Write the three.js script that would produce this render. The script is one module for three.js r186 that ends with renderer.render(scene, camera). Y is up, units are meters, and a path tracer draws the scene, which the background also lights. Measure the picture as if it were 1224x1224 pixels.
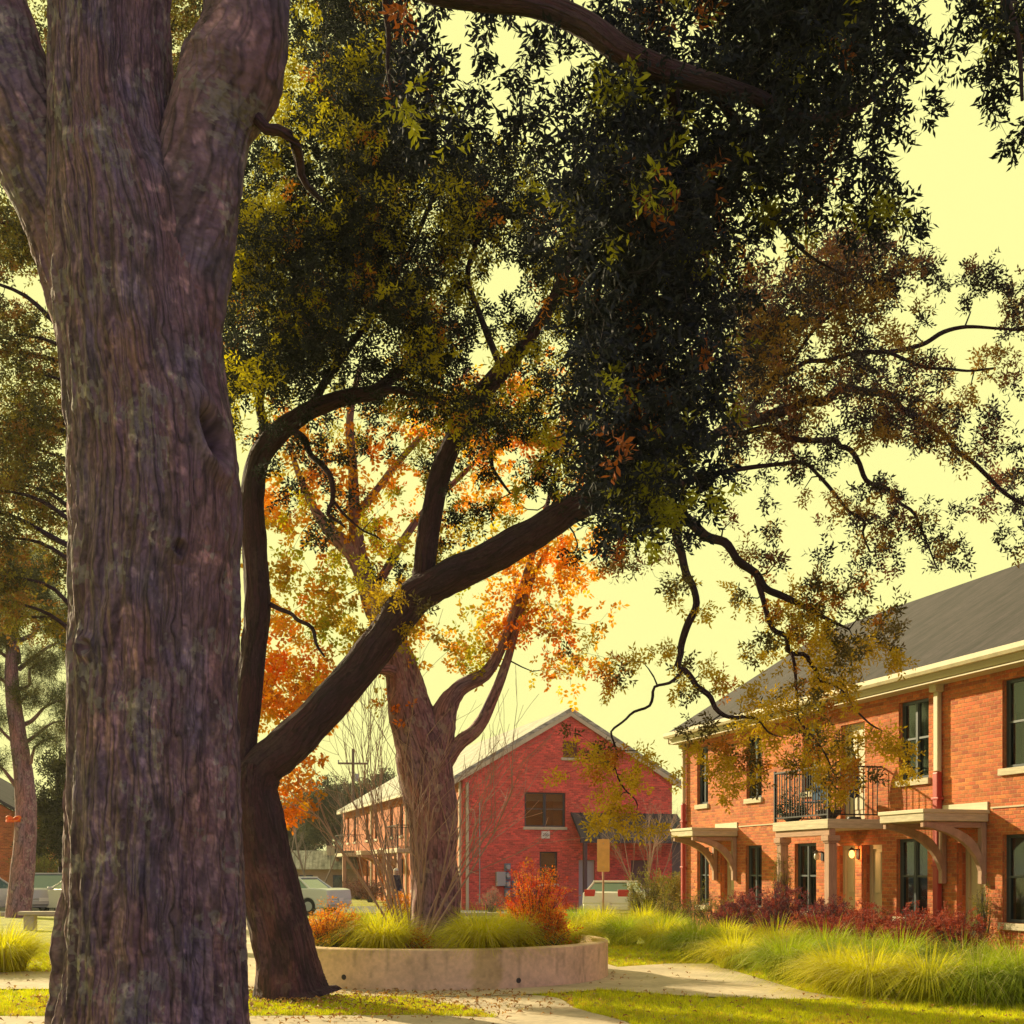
import * as THREE from 'three';
import { mergeGeometries, mergeVertices } from 'three/addons/utils/BufferGeometryUtils.js';
import { RoundedBoxGeometry } from 'three/addons/geometries/RoundedBoxGeometry.js';
import { MarchingCubes } from 'three/addons/objects/MarchingCubes.js';

// ---------------------------------------------------------------- camera, sky, sun, exposure
const scene = new THREE.Scene();
const FOCAL = 1500, SIZE = 1224, HORIZON = 1042, EYE = 1.6;
const camera = new THREE.PerspectiveCamera(2 * Math.atan(SIZE / 2 / FOCAL) * 180 / Math.PI, 1, 0.1, 1500);
camera.position.set(0, EYE, 0);
camera.setViewOffset(SIZE, SIZE, 0, SIZE / 2 - HORIZON, SIZE, SIZE);   // a shifted lens: level camera, verticals stay upright

const SUN = new THREE.Vector3(-0.70, 0, -0.72).normalize().multiplyScalar(Math.cos(0.39)); SUN.y = Math.sin(0.39);
{ // hazy sky: warm cream on the sun's side, dimmer out of view, with blue added to tint the shadows
  const W = 256, H = 128, d = new Float32Array(W * H * 4);
  for (let j = 0; j < H; j++) for (let i = 0; i < W; i++) {
    const el = ((j + 0.5) / H - 0.5) * Math.PI, az = ((i + 0.5) / W - 0.5) * 2 * Math.PI;
    const x = Math.cos(el) * Math.cos(az), y = Math.sin(el), z = Math.cos(el) * Math.sin(az);
    const c = Math.acos(Math.max(-1, Math.min(1, x * SUN.x + y * SUN.y + z * SUN.z))) * 180 / Math.PI;
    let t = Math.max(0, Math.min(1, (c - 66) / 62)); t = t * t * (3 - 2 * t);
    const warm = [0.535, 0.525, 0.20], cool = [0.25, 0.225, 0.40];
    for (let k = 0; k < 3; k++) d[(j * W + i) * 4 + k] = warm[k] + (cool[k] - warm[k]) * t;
    d[(j * W + i) * 4 + 3] = 1;
  }
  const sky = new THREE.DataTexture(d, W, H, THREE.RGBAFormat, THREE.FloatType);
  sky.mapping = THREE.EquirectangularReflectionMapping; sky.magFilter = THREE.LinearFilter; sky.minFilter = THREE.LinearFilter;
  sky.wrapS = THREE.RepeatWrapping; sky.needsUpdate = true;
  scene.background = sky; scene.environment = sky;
}
const sun = new THREE.DirectionalLight(new THREE.Color(1.0, 0.83, 0.5), 5);
sun.position.copy(SUN).multiplyScalar(120).add(new THREE.Vector3(0, 0, -25)); sun.target.position.set(0, 0, -25);
sun.castShadow = true; sun.shadow.mapSize.set(4096, 4096); sun.shadow.radius = 1.5;
Object.assign(sun.shadow.camera, { left: -60, right: 60, top: 50, bottom: -50, near: 1, far: 300 });
scene.add(sun, sun.target);
const renderer = new THREE.WebGLRenderer({ antialias: true });
renderer.toneMapping = THREE.LinearToneMapping; renderer.toneMappingExposure = 1.9;
renderer.shadowMap.enabled = true;
scene.fog = new THREE.FogExp2(new THREE.Color(0.95, 0.9, 0.75), 0.0004);

// ---------------------------------------------------------------- helpers
let seedState = 12345;
const reseed = (s) => { seedState = s | 0; };
const rnd = () => { seedState = (seedState + 0x6d2b79f5) | 0; let t = Math.imul(seedState ^ (seedState >>> 15), 1 | seedState); t = (t + Math.imul(t ^ (t >>> 7), 61 | t)) ^ t; return ((t ^ (t >>> 14)) >>> 0) / 4294967296; };
const rr = (a, b) => a + (b - a) * rnd();
const V = (x, y, z) => new THREE.Vector3(x, y, z);
const at = (px, py, z) => V((px - 612) / FOCAL * z, EYE + (HORIZON - py) / FOCAL * z, -z);   // photo pixel + distance -> point
const onGround = (px, py) => { const z = EYE * FOCAL / (py - HORIZON); return V((px - 612) / FOCAL * z, 0, -z); };
const clamp = (v, a, b) => Math.max(a, Math.min(b, v));
const sstep = (a, b, v) => { const t = clamp((v - a) / (b - a), 0, 1); return t * t * (3 - 2 * t); };
const mix = (a, b, t) => a + (b - a) * t;
const hash3 = (x, y, z) => { let h = Math.imul(x, 374761393) ^ Math.imul(y, 668265263) ^ Math.imul(z, 1274126177); h = Math.imul(h ^ (h >>> 13), 1274126177); return ((h ^ (h >>> 16)) >>> 0) / 4294967296; };
function noise(x, y, z, px = 0, py = 0) {   // value noise 0..1; px, py: lattice periods for tiling textures
  const xi = Math.floor(x), yi = Math.floor(y), zi = Math.floor(z); let fx = x - xi, fy = y - yi, fz = z - zi;
  fx = fx * fx * (3 - 2 * fx); fy = fy * fy * (3 - 2 * fy); fz = fz * fz * (3 - 2 * fz);
  const wx = (v) => (px ? ((v % px) + px) % px : v), wy = (v) => (py ? ((v % py) + py) % py : v);
  const x0 = wx(xi), x1 = wx(xi + 1), y0 = wy(yi), y1 = wy(yi + 1);
  const a = mix(mix(hash3(x0, y0, zi), hash3(x1, y0, zi), fx), mix(hash3(x0, y1, zi), hash3(x1, y1, zi), fx), fy);
  if (fz === 0) return a;
  const b = mix(mix(hash3(x0, y0, zi + 1), hash3(x1, y0, zi + 1), fx), mix(hash3(x0, y1, zi + 1), hash3(x1, y1, zi + 1), fx), fy);
  return mix(a, b, fz);
}
function fbm(x, y, z, o = 4, px = 0, py = 0) { let s = 0, a = 0.5, t = 0; for (let i = 0; i < o; i++) { s += a * noise(x, y, z + i * 7, px, py); t += a; a *= 0.5; x *= 2; y *= 2; if (z % 1) z *= 2; px *= 2; py *= 2; } return s / t; }
function tex(n, m, fn, srgb) {   // fn(u, v) -> linear [r,g,b] (srgb: stored as sRGB) or a scalar
  const d = new Uint8Array(n * m * 4);
  const enc = (c) => 255 * clamp(srgb ? (c <= 0.0031308 ? c * 12.92 : 1.055 * Math.pow(c, 1 / 2.4) - 0.055) : c, 0, 1);
  for (let j = 0; j < m; j++) for (let i = 0; i < n; i++) {
    const c = fn((i + 0.5) / n, (j + 0.5) / m), o = (j * n + i) * 4;
    if (typeof c === 'number') d[o] = d[o + 1] = d[o + 2] = enc(c); else { d[o] = enc(c[0]); d[o + 1] = enc(c[1]); d[o + 2] = enc(c[2]); }
    d[o + 3] = 255;
  }
  const t = new THREE.DataTexture(d, n, m); t.wrapS = t.wrapT = THREE.RepeatWrapping; t.magFilter = THREE.LinearFilter; t.minFilter = THREE.LinearMipmapLinearFilter; t.generateMipmaps = true;
  if (srgb) t.colorSpace = THREE.SRGBColorSpace; t.needsUpdate = true; return t;
}
const rep = (t, u, v) => { t.repeat.set(u, v); return t; };
const C = (r, g, b) => new THREE.Color().setRGB(r, g, b);
const std = (c, roughness = 0.8, more = {}) => new THREE.MeshStandardMaterial({ color: Array.isArray(c) ? C(...c) : c, roughness, ...more });
const used = new Map();
function numbered(name) { const n = used.get(name) ?? 0; used.set(name, n + 1); return n ? name + '_' + String(n).padStart(3, '0') : name; }
function shadows(o) { o.castShadow = o.receiveShadow = true; return o; }
function mesh(name, geometry, material, parent) { const m = shadows(new THREE.Mesh(geometry, material)); m.name = parent === scene ? numbered(name) : name; parent.add(m); return m; }
function thing(name, label, category, pos = V(0, 0, 0), turn = 0, group) {
  const g = new THREE.Group(); g.name = numbered(name); g.position.copy(pos); g.rotation.y = turn; g.userData = { label, category }; if (group) g.userData.group = group; scene.add(g); return g;
}
function tag(o, label, category, group, kind) { o.userData.label = label; if (category) o.userData.category = category; if (group) o.userData.group = group; if (kind) o.userData.kind = kind; return o; }
function copyOf(root, pos, turn, label, scale = 1) { const r = root.clone(); r.name = numbered(root.name.replace(/_\d{3}$/, '')); r.userData = { ...root.userData }; r.position.copy(pos); r.rotation.y = turn; r.scale.setScalar(scale); if (label) r.userData.label = label; scene.add(r); return r; }
const box = (w, h, d, x = 0, y = 0, z = 0) => { const g = new THREE.BoxGeometry(w, h, d); g.translate(x, y, z); return g; };
const rbox = (w, h, d, r, x = 0, y = 0, z = 0) => { const g = new RoundedBoxGeometry(w, h, d, 1, r); g.translate(x, y, z); return g; };
const span = (x0, x1, y0, y1, z0, z1) => box(x1 - x0, y1 - y0, z1 - z0, (x0 + x1) / 2, (y0 + y1) / 2, (z0 + z1) / 2);
const rspan = (x0, x1, y0, y1, z0, z1, r = 0.012) => rbox(x1 - x0, y1 - y0, z1 - z0, r, (x0 + x1) / 2, (y0 + y1) / 2, (z0 + z1) / 2);
const cyl = (r0, r1, h, x, y, z, n = 12) => { const g = new THREE.CylinderGeometry(r1, r0, h, n); g.translate(x, y + h / 2, z); return g; };
const merge = (list) => mergeGeometries(list.map((g) => { const h = g.index ? g.toNonIndexed() : g; for (const k of Object.keys(h.attributes)) if (!['position', 'normal', 'uv'].includes(k)) h.deleteAttribute(k); return h; }));

// a tapered, wavering tube through points [{p, r}], end closed to a tip; uv in metres
function limbGeometry(pts, { sides = 10, step = 0.12, wob = 0.06, bark = 0, seed = 0, flat = 1, fine = null, capEnd = true } = {}) {
  const curve = new THREE.CatmullRomCurve3(pts.map((q) => q.p), false, 'centripetal'), L = curve.getLength(), n = Math.max(2, Math.ceil(L / step));
  const lens = [0]; { let prev = pts[0].p; for (let i = 1; i < pts.length; i++) lens.push(lens[i - 1] + pts[i].p.distanceTo(pts[i - 1].p)); }
  const rad = (u) => { const s = u * lens[lens.length - 1]; let i = 1; while (i < lens.length - 1 && lens[i] < s) i++; const t = clamp((s - lens[i - 1]) / (lens[i] - lens[i - 1] || 1), 0, 1); return mix(pts[i - 1].r, pts[i].r, t); };
  const pos = [], uv = [], idx = []; let nrm = null; const P = [], T = [];
  for (let i = 0; i <= n; i++) { P.push(curve.getPointAt(i / n)); T.push(curve.getTangentAt(i / n)); }
  nrm = Math.abs(T[0].z) > 0.9 ? V(1, 0, 0) : V(0, 0, -1); nrm.addScaledVector(T[0], -nrm.dot(T[0])).normalize();   // the seam starts on the far side
  const r0 = pts[0].r;
  for (let i = 0; i <= n; i++) {
    nrm.addScaledVector(T[i], -nrm.dot(T[i])).normalize(); const b = T[i].clone().cross(nrm), u = i / n, s = u * L, r = rad(u);
    for (let j = 0; j <= sides; j++) {
      const a = j / sides * 2 * Math.PI, ca = Math.cos(a), sa = Math.sin(a);
      const w = P[i].clone().addScaledVector(nrm, ca * r).addScaledVector(b, sa * r);
      let k = r * (1 + wob * 2 * (fbm(w.x * 2.2 + seed, w.y * 2.2, w.z * 2.2 + 0.37, 2) - 0.5));
      if (bark) k += bark * (noise(a * 6 * Math.max(1, r / 0.1) + seed * 3, s * 5, 0, Math.round(12 * Math.PI * 0) , 0) - 0.5);
      if (fine) k += fine(a, s, r, u);
      const q = P[i].clone().addScaledVector(nrm, ca * k).addScaledVector(b, sa * k * flat);
      pos.push(q.x, q.y, q.z); uv.push(j / sides * 2 * Math.PI * r0, s);
    }
  }
  for (let i = 0; i < n; i++) for (let j = 0; j < sides; j++) { const a = i * (sides + 1) + j, b = a + 1, c = a + sides + 1, d = c + 1; idx.push(a, c, b, b, c, d); }
  if (capEnd) { const e = n * (sides + 1), k = pos.length / 3, q = P[n].clone().addScaledVector(T[n], rad(1) * 0.6); pos.push(q.x, q.y, q.z); uv.push(0, L); for (let j = 0; j < sides; j++) idx.push(e + j, k, e + j + 1); }
  const g = new THREE.BufferGeometry(); g.setAttribute('position', new THREE.Float32BufferAttribute(pos, 3)); g.setAttribute('uv', new THREE.Float32BufferAttribute(uv, 2)); g.setIndex(idx); g.computeVertexNormals(); return g;
}
// a bush of many small tubes in one geometry: segs = [[a, b, ra, rb], ...]
function sticks(segs, sides = 4) {
  const pos = [], idx = [], nor = [], uv = []; const d = V(), n = V(), b = V();
  for (const [p, q, ra, rb] of segs) {
    d.subVectors(q, p); const L = d.length(); if (L < 1e-5) continue; d.divideScalar(L); n.set(Math.abs(d.y) < 0.9 ? 0 : 1, Math.abs(d.y) < 0.9 ? 1 : 0, 0); n.addScaledVector(d, -n.dot(d)).normalize(); b.crossVectors(d, n);
    const o = pos.length / 3;
    for (let e = 0; e < 2; e++) for (let j = 0; j < sides; j++) { const a = j / sides * 6.28319, c = Math.cos(a), s = Math.sin(a), r = e ? rb : ra, k = e ? q : p; const nx = n.x * c + b.x * s, ny = n.y * c + b.y * s, nz = n.z * c + b.z * s; pos.push(k.x + nx * r, k.y + ny * r, k.z + nz * r); nor.push(nx, ny, nz); uv.push(j / sides * r * 6.3, e * L); }
    for (let j = 0; j < sides; j++) { const k = (j + 1) % sides; idx.push(o + j, o + k, o + sides + j, o + k, o + sides + k, o + sides + j); }
  }
  const g = new THREE.BufferGeometry(); g.setAttribute('position', new THREE.Float32BufferAttribute(pos, 3)); g.setAttribute('normal', new THREE.Float32BufferAttribute(nor, 3)); g.setAttribute('uv', new THREE.Float32BufferAttribute(uv, 2)); g.setIndex(idx); return g;
}
// one leaf: two folded halves; returns arrays pushed into pos/idx
function pushLeaf(pos, idx, base, dir, side, L, w, fold, bend) {
  const up = V().crossVectors(side, dir), o = pos.length / 3, m = base.clone().addScaledVector(dir, L * 0.52).addScaledVector(up, bend * L * 0.5), t = base.clone().addScaledVector(dir, L).addScaledVector(up, -bend * L * 0.6);
  const l = m.clone().addScaledVector(side, w / 2).addScaledVector(up, fold * w), r = m.clone().addScaledVector(side, -w / 2).addScaledVector(up, fold * w);
  for (const q of [base, m, t, l, r]) pos.push(q.x, q.y, q.z);
  idx.push(o, o + 3, o + 1, o + 3, o + 2, o + 1, o, o + 1, o + 4, o + 1, o + 2, o + 4);
}
function randDir() { const y = rr(-1, 1), a = rr(0, 6.2832), s = Math.sqrt(1 - y * y); return V(s * Math.cos(a), y, s * Math.sin(a)); }
function twigGeometry(n, len, L, w, spread = 0.9) {   // a twig along +y with n leaves around it
  const pos = [], idx = [];
  for (let i = 0; i < n; i++) {
    const t = (i + 0.5) / n, a = i * 2.4 + rr(-0.5, 0.5), y = t * len, out = V(Math.cos(a), 0, Math.sin(a)), dir = out.clone().multiplyScalar(spread * (1.15 - 0.6 * t)).add(V(rr(-.25, .25), rr(0.2, 0.9), rr(-.25, .25))).normalize();
    const side = V().crossVectors(dir, randDir()).normalize(); pushLeaf(pos, idx, V(out.x * 0.004, y, out.z * 0.004), dir, side, L * rr(0.7, 1.2), w * rr(0.75, 1.2), rr(-0.1, 0.35), rr(-0.12, 0.2));
  }
  const g = new THREE.BufferGeometry(); g.setAttribute('position', new THREE.Float32BufferAttribute(pos, 3)); g.setAttribute('uv', new THREE.Float32BufferAttribute(new Float32Array(pos.length / 3 * 2), 2)); g.setIndex(idx); const f = g.toNonIndexed(); f.computeVertexNormals(); return f;
}
const _m = new THREE.Matrix4(), _q = new THREE.Quaternion(), _y = V(0, 1, 0);
function instanced(name, geometry, material, items, parent) {   // items: {p, d, s, c}
  const m = shadows(new THREE.InstancedMesh(geometry, material, items.length)); m.name = parent === scene ? numbered(name) : name;
  items.forEach((it, i) => { _q.setFromUnitVectors(_y, it.d); if (it.a !== undefined) _q.multiply(new THREE.Quaternion().setFromAxisAngle(_y, it.a)); _m.compose(it.p, _q, V(it.s, it.s, it.s)); m.setMatrixAt(i, _m); if (it.c) m.setColorAt(i, it.c); });
  m.userData.kind = 'stuff'; parent.add(m); return m;
}
const leafMat = (through = 0.35, rough = 0.85) => new THREE.MeshPhysicalMaterial({ color: 0xffffff, roughness: rough, transmission: through, thickness: 0, side: THREE.DoubleSide, specularIntensity: 0.22 });

// ---------------------------------------------------------------- materials
const furrow = (u, v) => {   // 0 in a furrow, 1 on a ridge; tiles
  const w = fbm(u * 5, v * 5, 3, 3, 5, 5), w2 = fbm(u * 14, v * 10, 13, 2, 14, 10);
  const a = Math.abs(2 * noise(u * 34 + w * 2 + w2 * 1.1, v * 4 + w * 1.5, 5, 34, 4) - 1), b = Math.abs(2 * noise(u * 74 + w * 3 + w2 * 1.5, v * 11 + w2 * 2, 8, 74, 11) - 1);
  return [a, b];
};
const barkMap = tex(1024, 1024, (u, v) => {
  const [a, b] = furrow(u, v), f = fbm(u * 70, v * 44, 9, 3, 70, 44), red = fbm(u * 8, v * 4, 21, 3, 8, 4), gap = (1 - sstep(0.05, 0.34, a)) * 0.75 + (1 - sstep(0.04, 0.4, b)) * 0.5;
  const k = (0.45 + 0.8 * f) * (1 - 0.62 * Math.min(1, gap)), c = [0.185 * k * mix(0.8, 1.3, red), 0.122 * k, 0.142 * k * mix(1.3, 0.85, red)];
  const li = fbm(u * 9, v * 9, 31, 4, 9, 9), l2 = fbm(u * 44, v * 44, 41, 3, 44, 44), g = sstep(0.56, 0.63, li) * sstep(0.44, 0.54, l2), lich = [0.2, 0.185, 0.17];
  for (let i = 0; i < 3; i++) c[i] = mix(c[i], lich[i] * (0.6 + 0.7 * f), g * 0.7);
  return c;
}, true);
const barkBump = tex(1024, 1024, (u, v) => { const [a, b] = furrow(u, v); return clamp(0.45 * a + 0.3 * b + 0.25 * fbm(u * 120, v * 90, 9, 2, 120, 90), 0, 1); });
rep(barkMap, 1 / 2.2, 1 / 2.2); rep(barkBump, 1 / 2.2, 1 / 2.2);
const M = {};
M.bark1 = new THREE.MeshStandardMaterial({ color: C(0.78, 0.78, 0.84), map: barkMap, bumpMap: barkBump, bumpScale: 0.045, roughness: 0.95, vertexColors: true });
M.bark2 = std([0.27, 0.14, 0.19], 0.95, { map: barkMap, bumpMap: barkBump, bumpScale: 0.035 });
M.bark2v = new THREE.MeshStandardMaterial({ color: C(0.3, 0.16, 0.2), map: barkMap, bumpMap: barkBump, bumpScale: 0.035, roughness: 0.95, vertexColors: true });
M.bark3 = std([1.75, 1.4, 1.3], 0.95, { map: barkMap, bumpMap: barkBump, bumpScale: 0.012 });
M.twig = std([0.045, 0.032, 0.035], 0.9);
M.bareTwig = std([0.35, 0.22, 0.17], 0.9);
M.greyTwig = std([0.2, 0.16, 0.13], 0.9);
const brickTex = (cols, seed) => {   // 1.66 m x 1.2 m of running bond: 8 bricks x 16 courses
  const bx = 16, by = 32;
  const f = (u, v) => { const row = Math.floor(v * by), off = row % 2 ? 0.5 : 0, x = u * bx + off, col = ((Math.floor(x) % bx) + bx) % bx, fx = x - Math.floor(x), fy = v * by - row; const e = Math.min(fx * 2.77, (1 - fx) * 2.77, fy, 1 - fy); return { col, row, m: sstep(0.05, 0.12, e + 0.05 * (fbm(u * 90, v * 60, seed, 2, 90, 60) - 0.5)) }; };
  const map = tex(1024, 1024, (u, v) => { const wea = mix(0.72, 1.22, fbm(u * 4, v * 3, seed + 7, 4, 4, 3)); const b = f(u, v), h = hash3(b.col, b.row, seed), h2 = hash3(b.col, b.row, seed + 9), g = 0.75 + 0.5 * fbm(u * 120, v * 90, seed + 3, 2, 120, 90), k = mix(0.68, 1.25, h) * g * wea, t = h2; return [0, 1, 2].map((i) => mix(cols[2][i] * g, mix(cols[0][i], cols[1][i], t) * k, b.m)); }, true);
  const bump = tex(1024, 1024, (u, v) => { const b = f(u, v); return 0.75 * b.m + 0.25 * fbm(u * 120, v * 90, seed + 3, 2, 120, 90); });
  for (const t of [map, bump]) rep(t, 1 / 3.32, 1 / 2.4);
  return { map, bumpMap: bump, bumpScale: 0.01 };
};
M.brickOrange = std(0xffffff, 0.9, brickTex([[0.42, 0.085, 0.026], [0.52, 0.15, 0.034], [0.42, 0.19, 0.07]], 11));
M.brickRed = std(0xffffff, 0.9, brickTex([[0.76, 0.098, 0.072], [0.62, 0.078, 0.062], [0.60, 0.15, 0.11]], 23));
const grain = tex(512, 512, (u, v) => 0.5 * fbm(u * 12, v * 12, 71, 4, 12, 12) + 0.5 * fbm(u * 90, v * 90, 77, 3, 90, 90));
const mottled = (c, amount = 0.35, sc = 1, more = {}) => { const m = tex(512, 512, (u, v) => { const a = fbm(u * 5, v * 5, 81, 4, 5, 5), b = fbm(u * 60, v * 60, 87, 3, 60, 60), k = 1 + amount * ((a - 0.5) * 1.6 + (b - 0.5) * 0.9); return c.map((x) => x * k); }, true); rep(m, 1 / sc, 1 / sc); return std(0xffffff, 0.9, { map: m, ...more }); };
const grainRep = grain.clone(); grainRep.needsUpdate = true; rep(grainRep, 0.8, 0.8);
M.concrete = mottled([0.46, 0.38, 0.30], 0.4, 2.5, { bumpMap: grainRep, bumpScale: 0.006 });
M.path = mottled([0.46, 0.37, 0.25], 0.45, 3.1, { bumpMap: grainRep, bumpScale: 0.006 });
M.asphalt = mottled([0.075, 0.07, 0.07], 0.5, 3);
M.planter = new THREE.MeshStandardMaterial({ color: 0xffffff, map: M.concrete.map, bumpMap: grainRep, bumpScale: 0.004, roughness: 0.9, vertexColors: true });
M.lawn = mottled([0.28, 0.27, 0.02], 0.9, 2.3, { bumpMap: grainRep, bumpScale: 0.03 });
M.mulch = mottled([0.10, 0.055, 0.035], 1.1, 0.8, { bumpMap: grainRep, bumpScale: 0.04 });
const shingleTex = (c) => { const m = tex(512, 512, (u, v) => { const row = Math.floor(v * 14), x = u * 18 + (row % 2) * 0.5, h = hash3(((Math.floor(x) % 18) + 18) % 18, row, 5), g = fbm(u * 80, v * 80, 91, 3, 80, 80), s = fbm(u * 3, v * 18, 95, 4, 3, 18), k = (0.75 + 0.5 * h * 0.6 + 0.5 * (g - 0.5)) * mix(0.35, 1.75, s) * (v * 14 - row < 0.1 ? 0.5 : 1); return c.map((q) => q * k); }, true); return rep(m, 1 / 2.6, 1 / 2.6); };
M.shingle = std(0xffffff, 0.95, { map: shingleTex([0.036, 0.026, 0.031]) });
M.shinglePale = std(0xffffff, 0.9, { map: shingleTex([0.36, 0.345, 0.28]) });
M.cream = mottled([0.50, 0.43, 0.29], 0.25, 1.2, { roughness: 0.6 });
M.limestone = mottled([0.50, 0.43, 0.31], 0.4, 0.7);
M.wood = mottled([0.40, 0.24, 0.17], 0.4, 0.6);
M.redPaint = std([0.36, 0.028, 0.018], 0.45);
M.frame = std([0.022, 0.032, 0.042], 0.4);
M.sash = std([0.05, 0.06, 0.065], 0.45);
M.blackMetal = std([0.018, 0.014, 0.018], 0.45, { metalness: 0.3 });
M.doorCream = mottled([0.52, 0.45, 0.31], 0.2, 0.9, { roughness: 0.6 });
M.glass = new THREE.MeshPhysicalMaterial({ color: C(0.6, 0.68, 0.66), roughness: 0.03, transmission: 1, thickness: 0, ior: 1.5 });
const blindTex = rep(tex(64, 256, (u, v) => { const f = (v * 16) % 1, k = 0.9 + 0.1 * hash3(Math.floor(v * 16), 1, 4); return f < 0.14 ? [0.12, 0.11, 0.1] : [0.2 * k, 0.2 * k, 0.17 * k]; }, true), 1, 1 / 0.5);
M.blind = std(0xffffff, 0.7, { map: blindTex });
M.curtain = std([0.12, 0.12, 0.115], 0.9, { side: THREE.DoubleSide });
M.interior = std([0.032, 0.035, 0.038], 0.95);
M.galv = std([0.34, 0.36, 0.37], 0.5, { metalness: 0.4 });
M.blue = std([0.012, 0.10, 0.26], 0.6);
M.darkPot = std([0.03, 0.022, 0.025], 0.6);
M.white = std([0.7, 0.68, 0.62], 0.5);

// ---------------------------------------------------------------- ground, paths, road
function sheet(name, pts, y, material, label, thick = 0) {   // polygon given as [X, distance] pairs
  const sh = new THREE.Shape(pts.map(([x, z]) => new THREE.Vector2(x, z))); 
  const g = thick ? new THREE.ExtrudeGeometry(sh, { depth: thick, bevelEnabled: false }) : new THREE.ShapeGeometry(sh); g.rotateX(-Math.PI / 2); g.translate(0, y, 0);
  const m = mesh(name, g, material, scene); m.userData = { kind: 'structure', label }; return m;
}
sheet('ground', [[-400, -40], [400, -40], [400, 700], [-400, 700]], 0, M.lawn, 'short lawn ground around the trees and buildings');
const pxz = (px, py) => { const p = onGround(px, py); return [p.x, -p.z]; };
const smoothPts = (list, n = 6) => { const c = new THREE.CatmullRomCurve3(list.map(([x, z]) => V(x, 0, z)), true, 'centripetal'); return c.getPoints(list.length * n).slice(0, -1).map((p) => [p.x, p.z]); };
const PC = V(-1.2, 0, -19.45), PR = 2.68;   // the round planter
// front walk crossing in front of the trees
sheet('path', [[-14, 13.85], [-3.2, 13.85], [-1.0, 13.95], [0.2, 13.6], [1.2, 13.0], [1.6, 12.2], [1.9, 10.8], [-3.0, 11.4], [-6, 13.2], [-14, 13.2]], 0.008, M.path, 'pale concrete walk crossing in front of the leaning oak');
// walk from the front path to the planter
sheet('path', smoothPts([[-1.35, 16.2], [0.4, 16.05], [0.75, 14.6], [1.2, 12.9], [0.2, 12.9], [-0.4, 14.4]]), 0.013, M.path, 'concrete walk curving from the front path to the round planter');
// plaza round the planter and onwards along both sides
{
  const ring = [], R = PR + 0.85; for (let i = 0; i <= 40; i++) { const a = Math.PI * (1 + i / 40 * 0.74); ring.push([PC.x + R * Math.cos(a), 19.45 + R * Math.sin(a)]); }
  const right = [pxz(790, 1190), pxz(850, 1193), pxz(940, 1196), pxz(1015, 1196), pxz(960, 1186), pxz(905, 1170), pxz(850, 1153), pxz(800, 1153), pxz(738, 1157)];
  sheet('path', [...ring, ...right, [1.2, 24], [-2.4, 25.5], [-6.5, 42], [-11.2, 42], [-6.6, 22]], 0.018, M.path, 'sunlit concrete paving around the round planter');
  sheet('path', [pxz(-220, 1184), pxz(70, 1184), [-4.6, 17.2], [-5.4, 19.6], pxz(70, 1163), pxz(-220, 1162)], 0.0225, M.path, 'concrete walk leading past the tall fountain grass');
}
sheet('road', [[-70, 45.5], [9, 45.5], [12, 58], [-70, 58]], 0.006, M.asphalt, 'grey asphalt street beyond the planter where cars park');
for (const [a, b] of [[-70, -11.5], [-6.3, 9]]) { const k = mesh('kerb', rspan(a, b, 0, 0.13, -45.5, -45.3, 0.02), M.concrete, scene); k.userData = { kind: 'structure', label: 'concrete kerb along the street edge' }; }

// ---------------------------------------------------------------- brick apartment building on the sunny side
const B = { o: V(4.93, 0, -35.9), turn: -Math.acos(0.289) };   // far corner; local x runs along the wall towards us, local z points outwards
const sOf = (px) => ((px - 612) * 35.9 - 7395) / (433.5 + 0.957 * (px - 612));
function holed(w0, w1, h0, h1, holes, depth, gable) {
  const s = new THREE.Shape(); s.moveTo(w0, h0); s.lineTo(w1, h0); s.lineTo(w1, h1); if (gable) s.lineTo((w0 + w1) / 2, gable); s.lineTo(w0, h1); s.closePath();
  for (const [a, b, c, d] of holes) { const p = new THREE.Path(); p.moveTo(a, c); p.lineTo(a, d); p.lineTo(b, d); p.lineTo(b, c); p.closePath(); s.holes.push(p); }
  return new THREE.ExtrudeGeometry(s, { depth, bevelEnabled: false });
}
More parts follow.
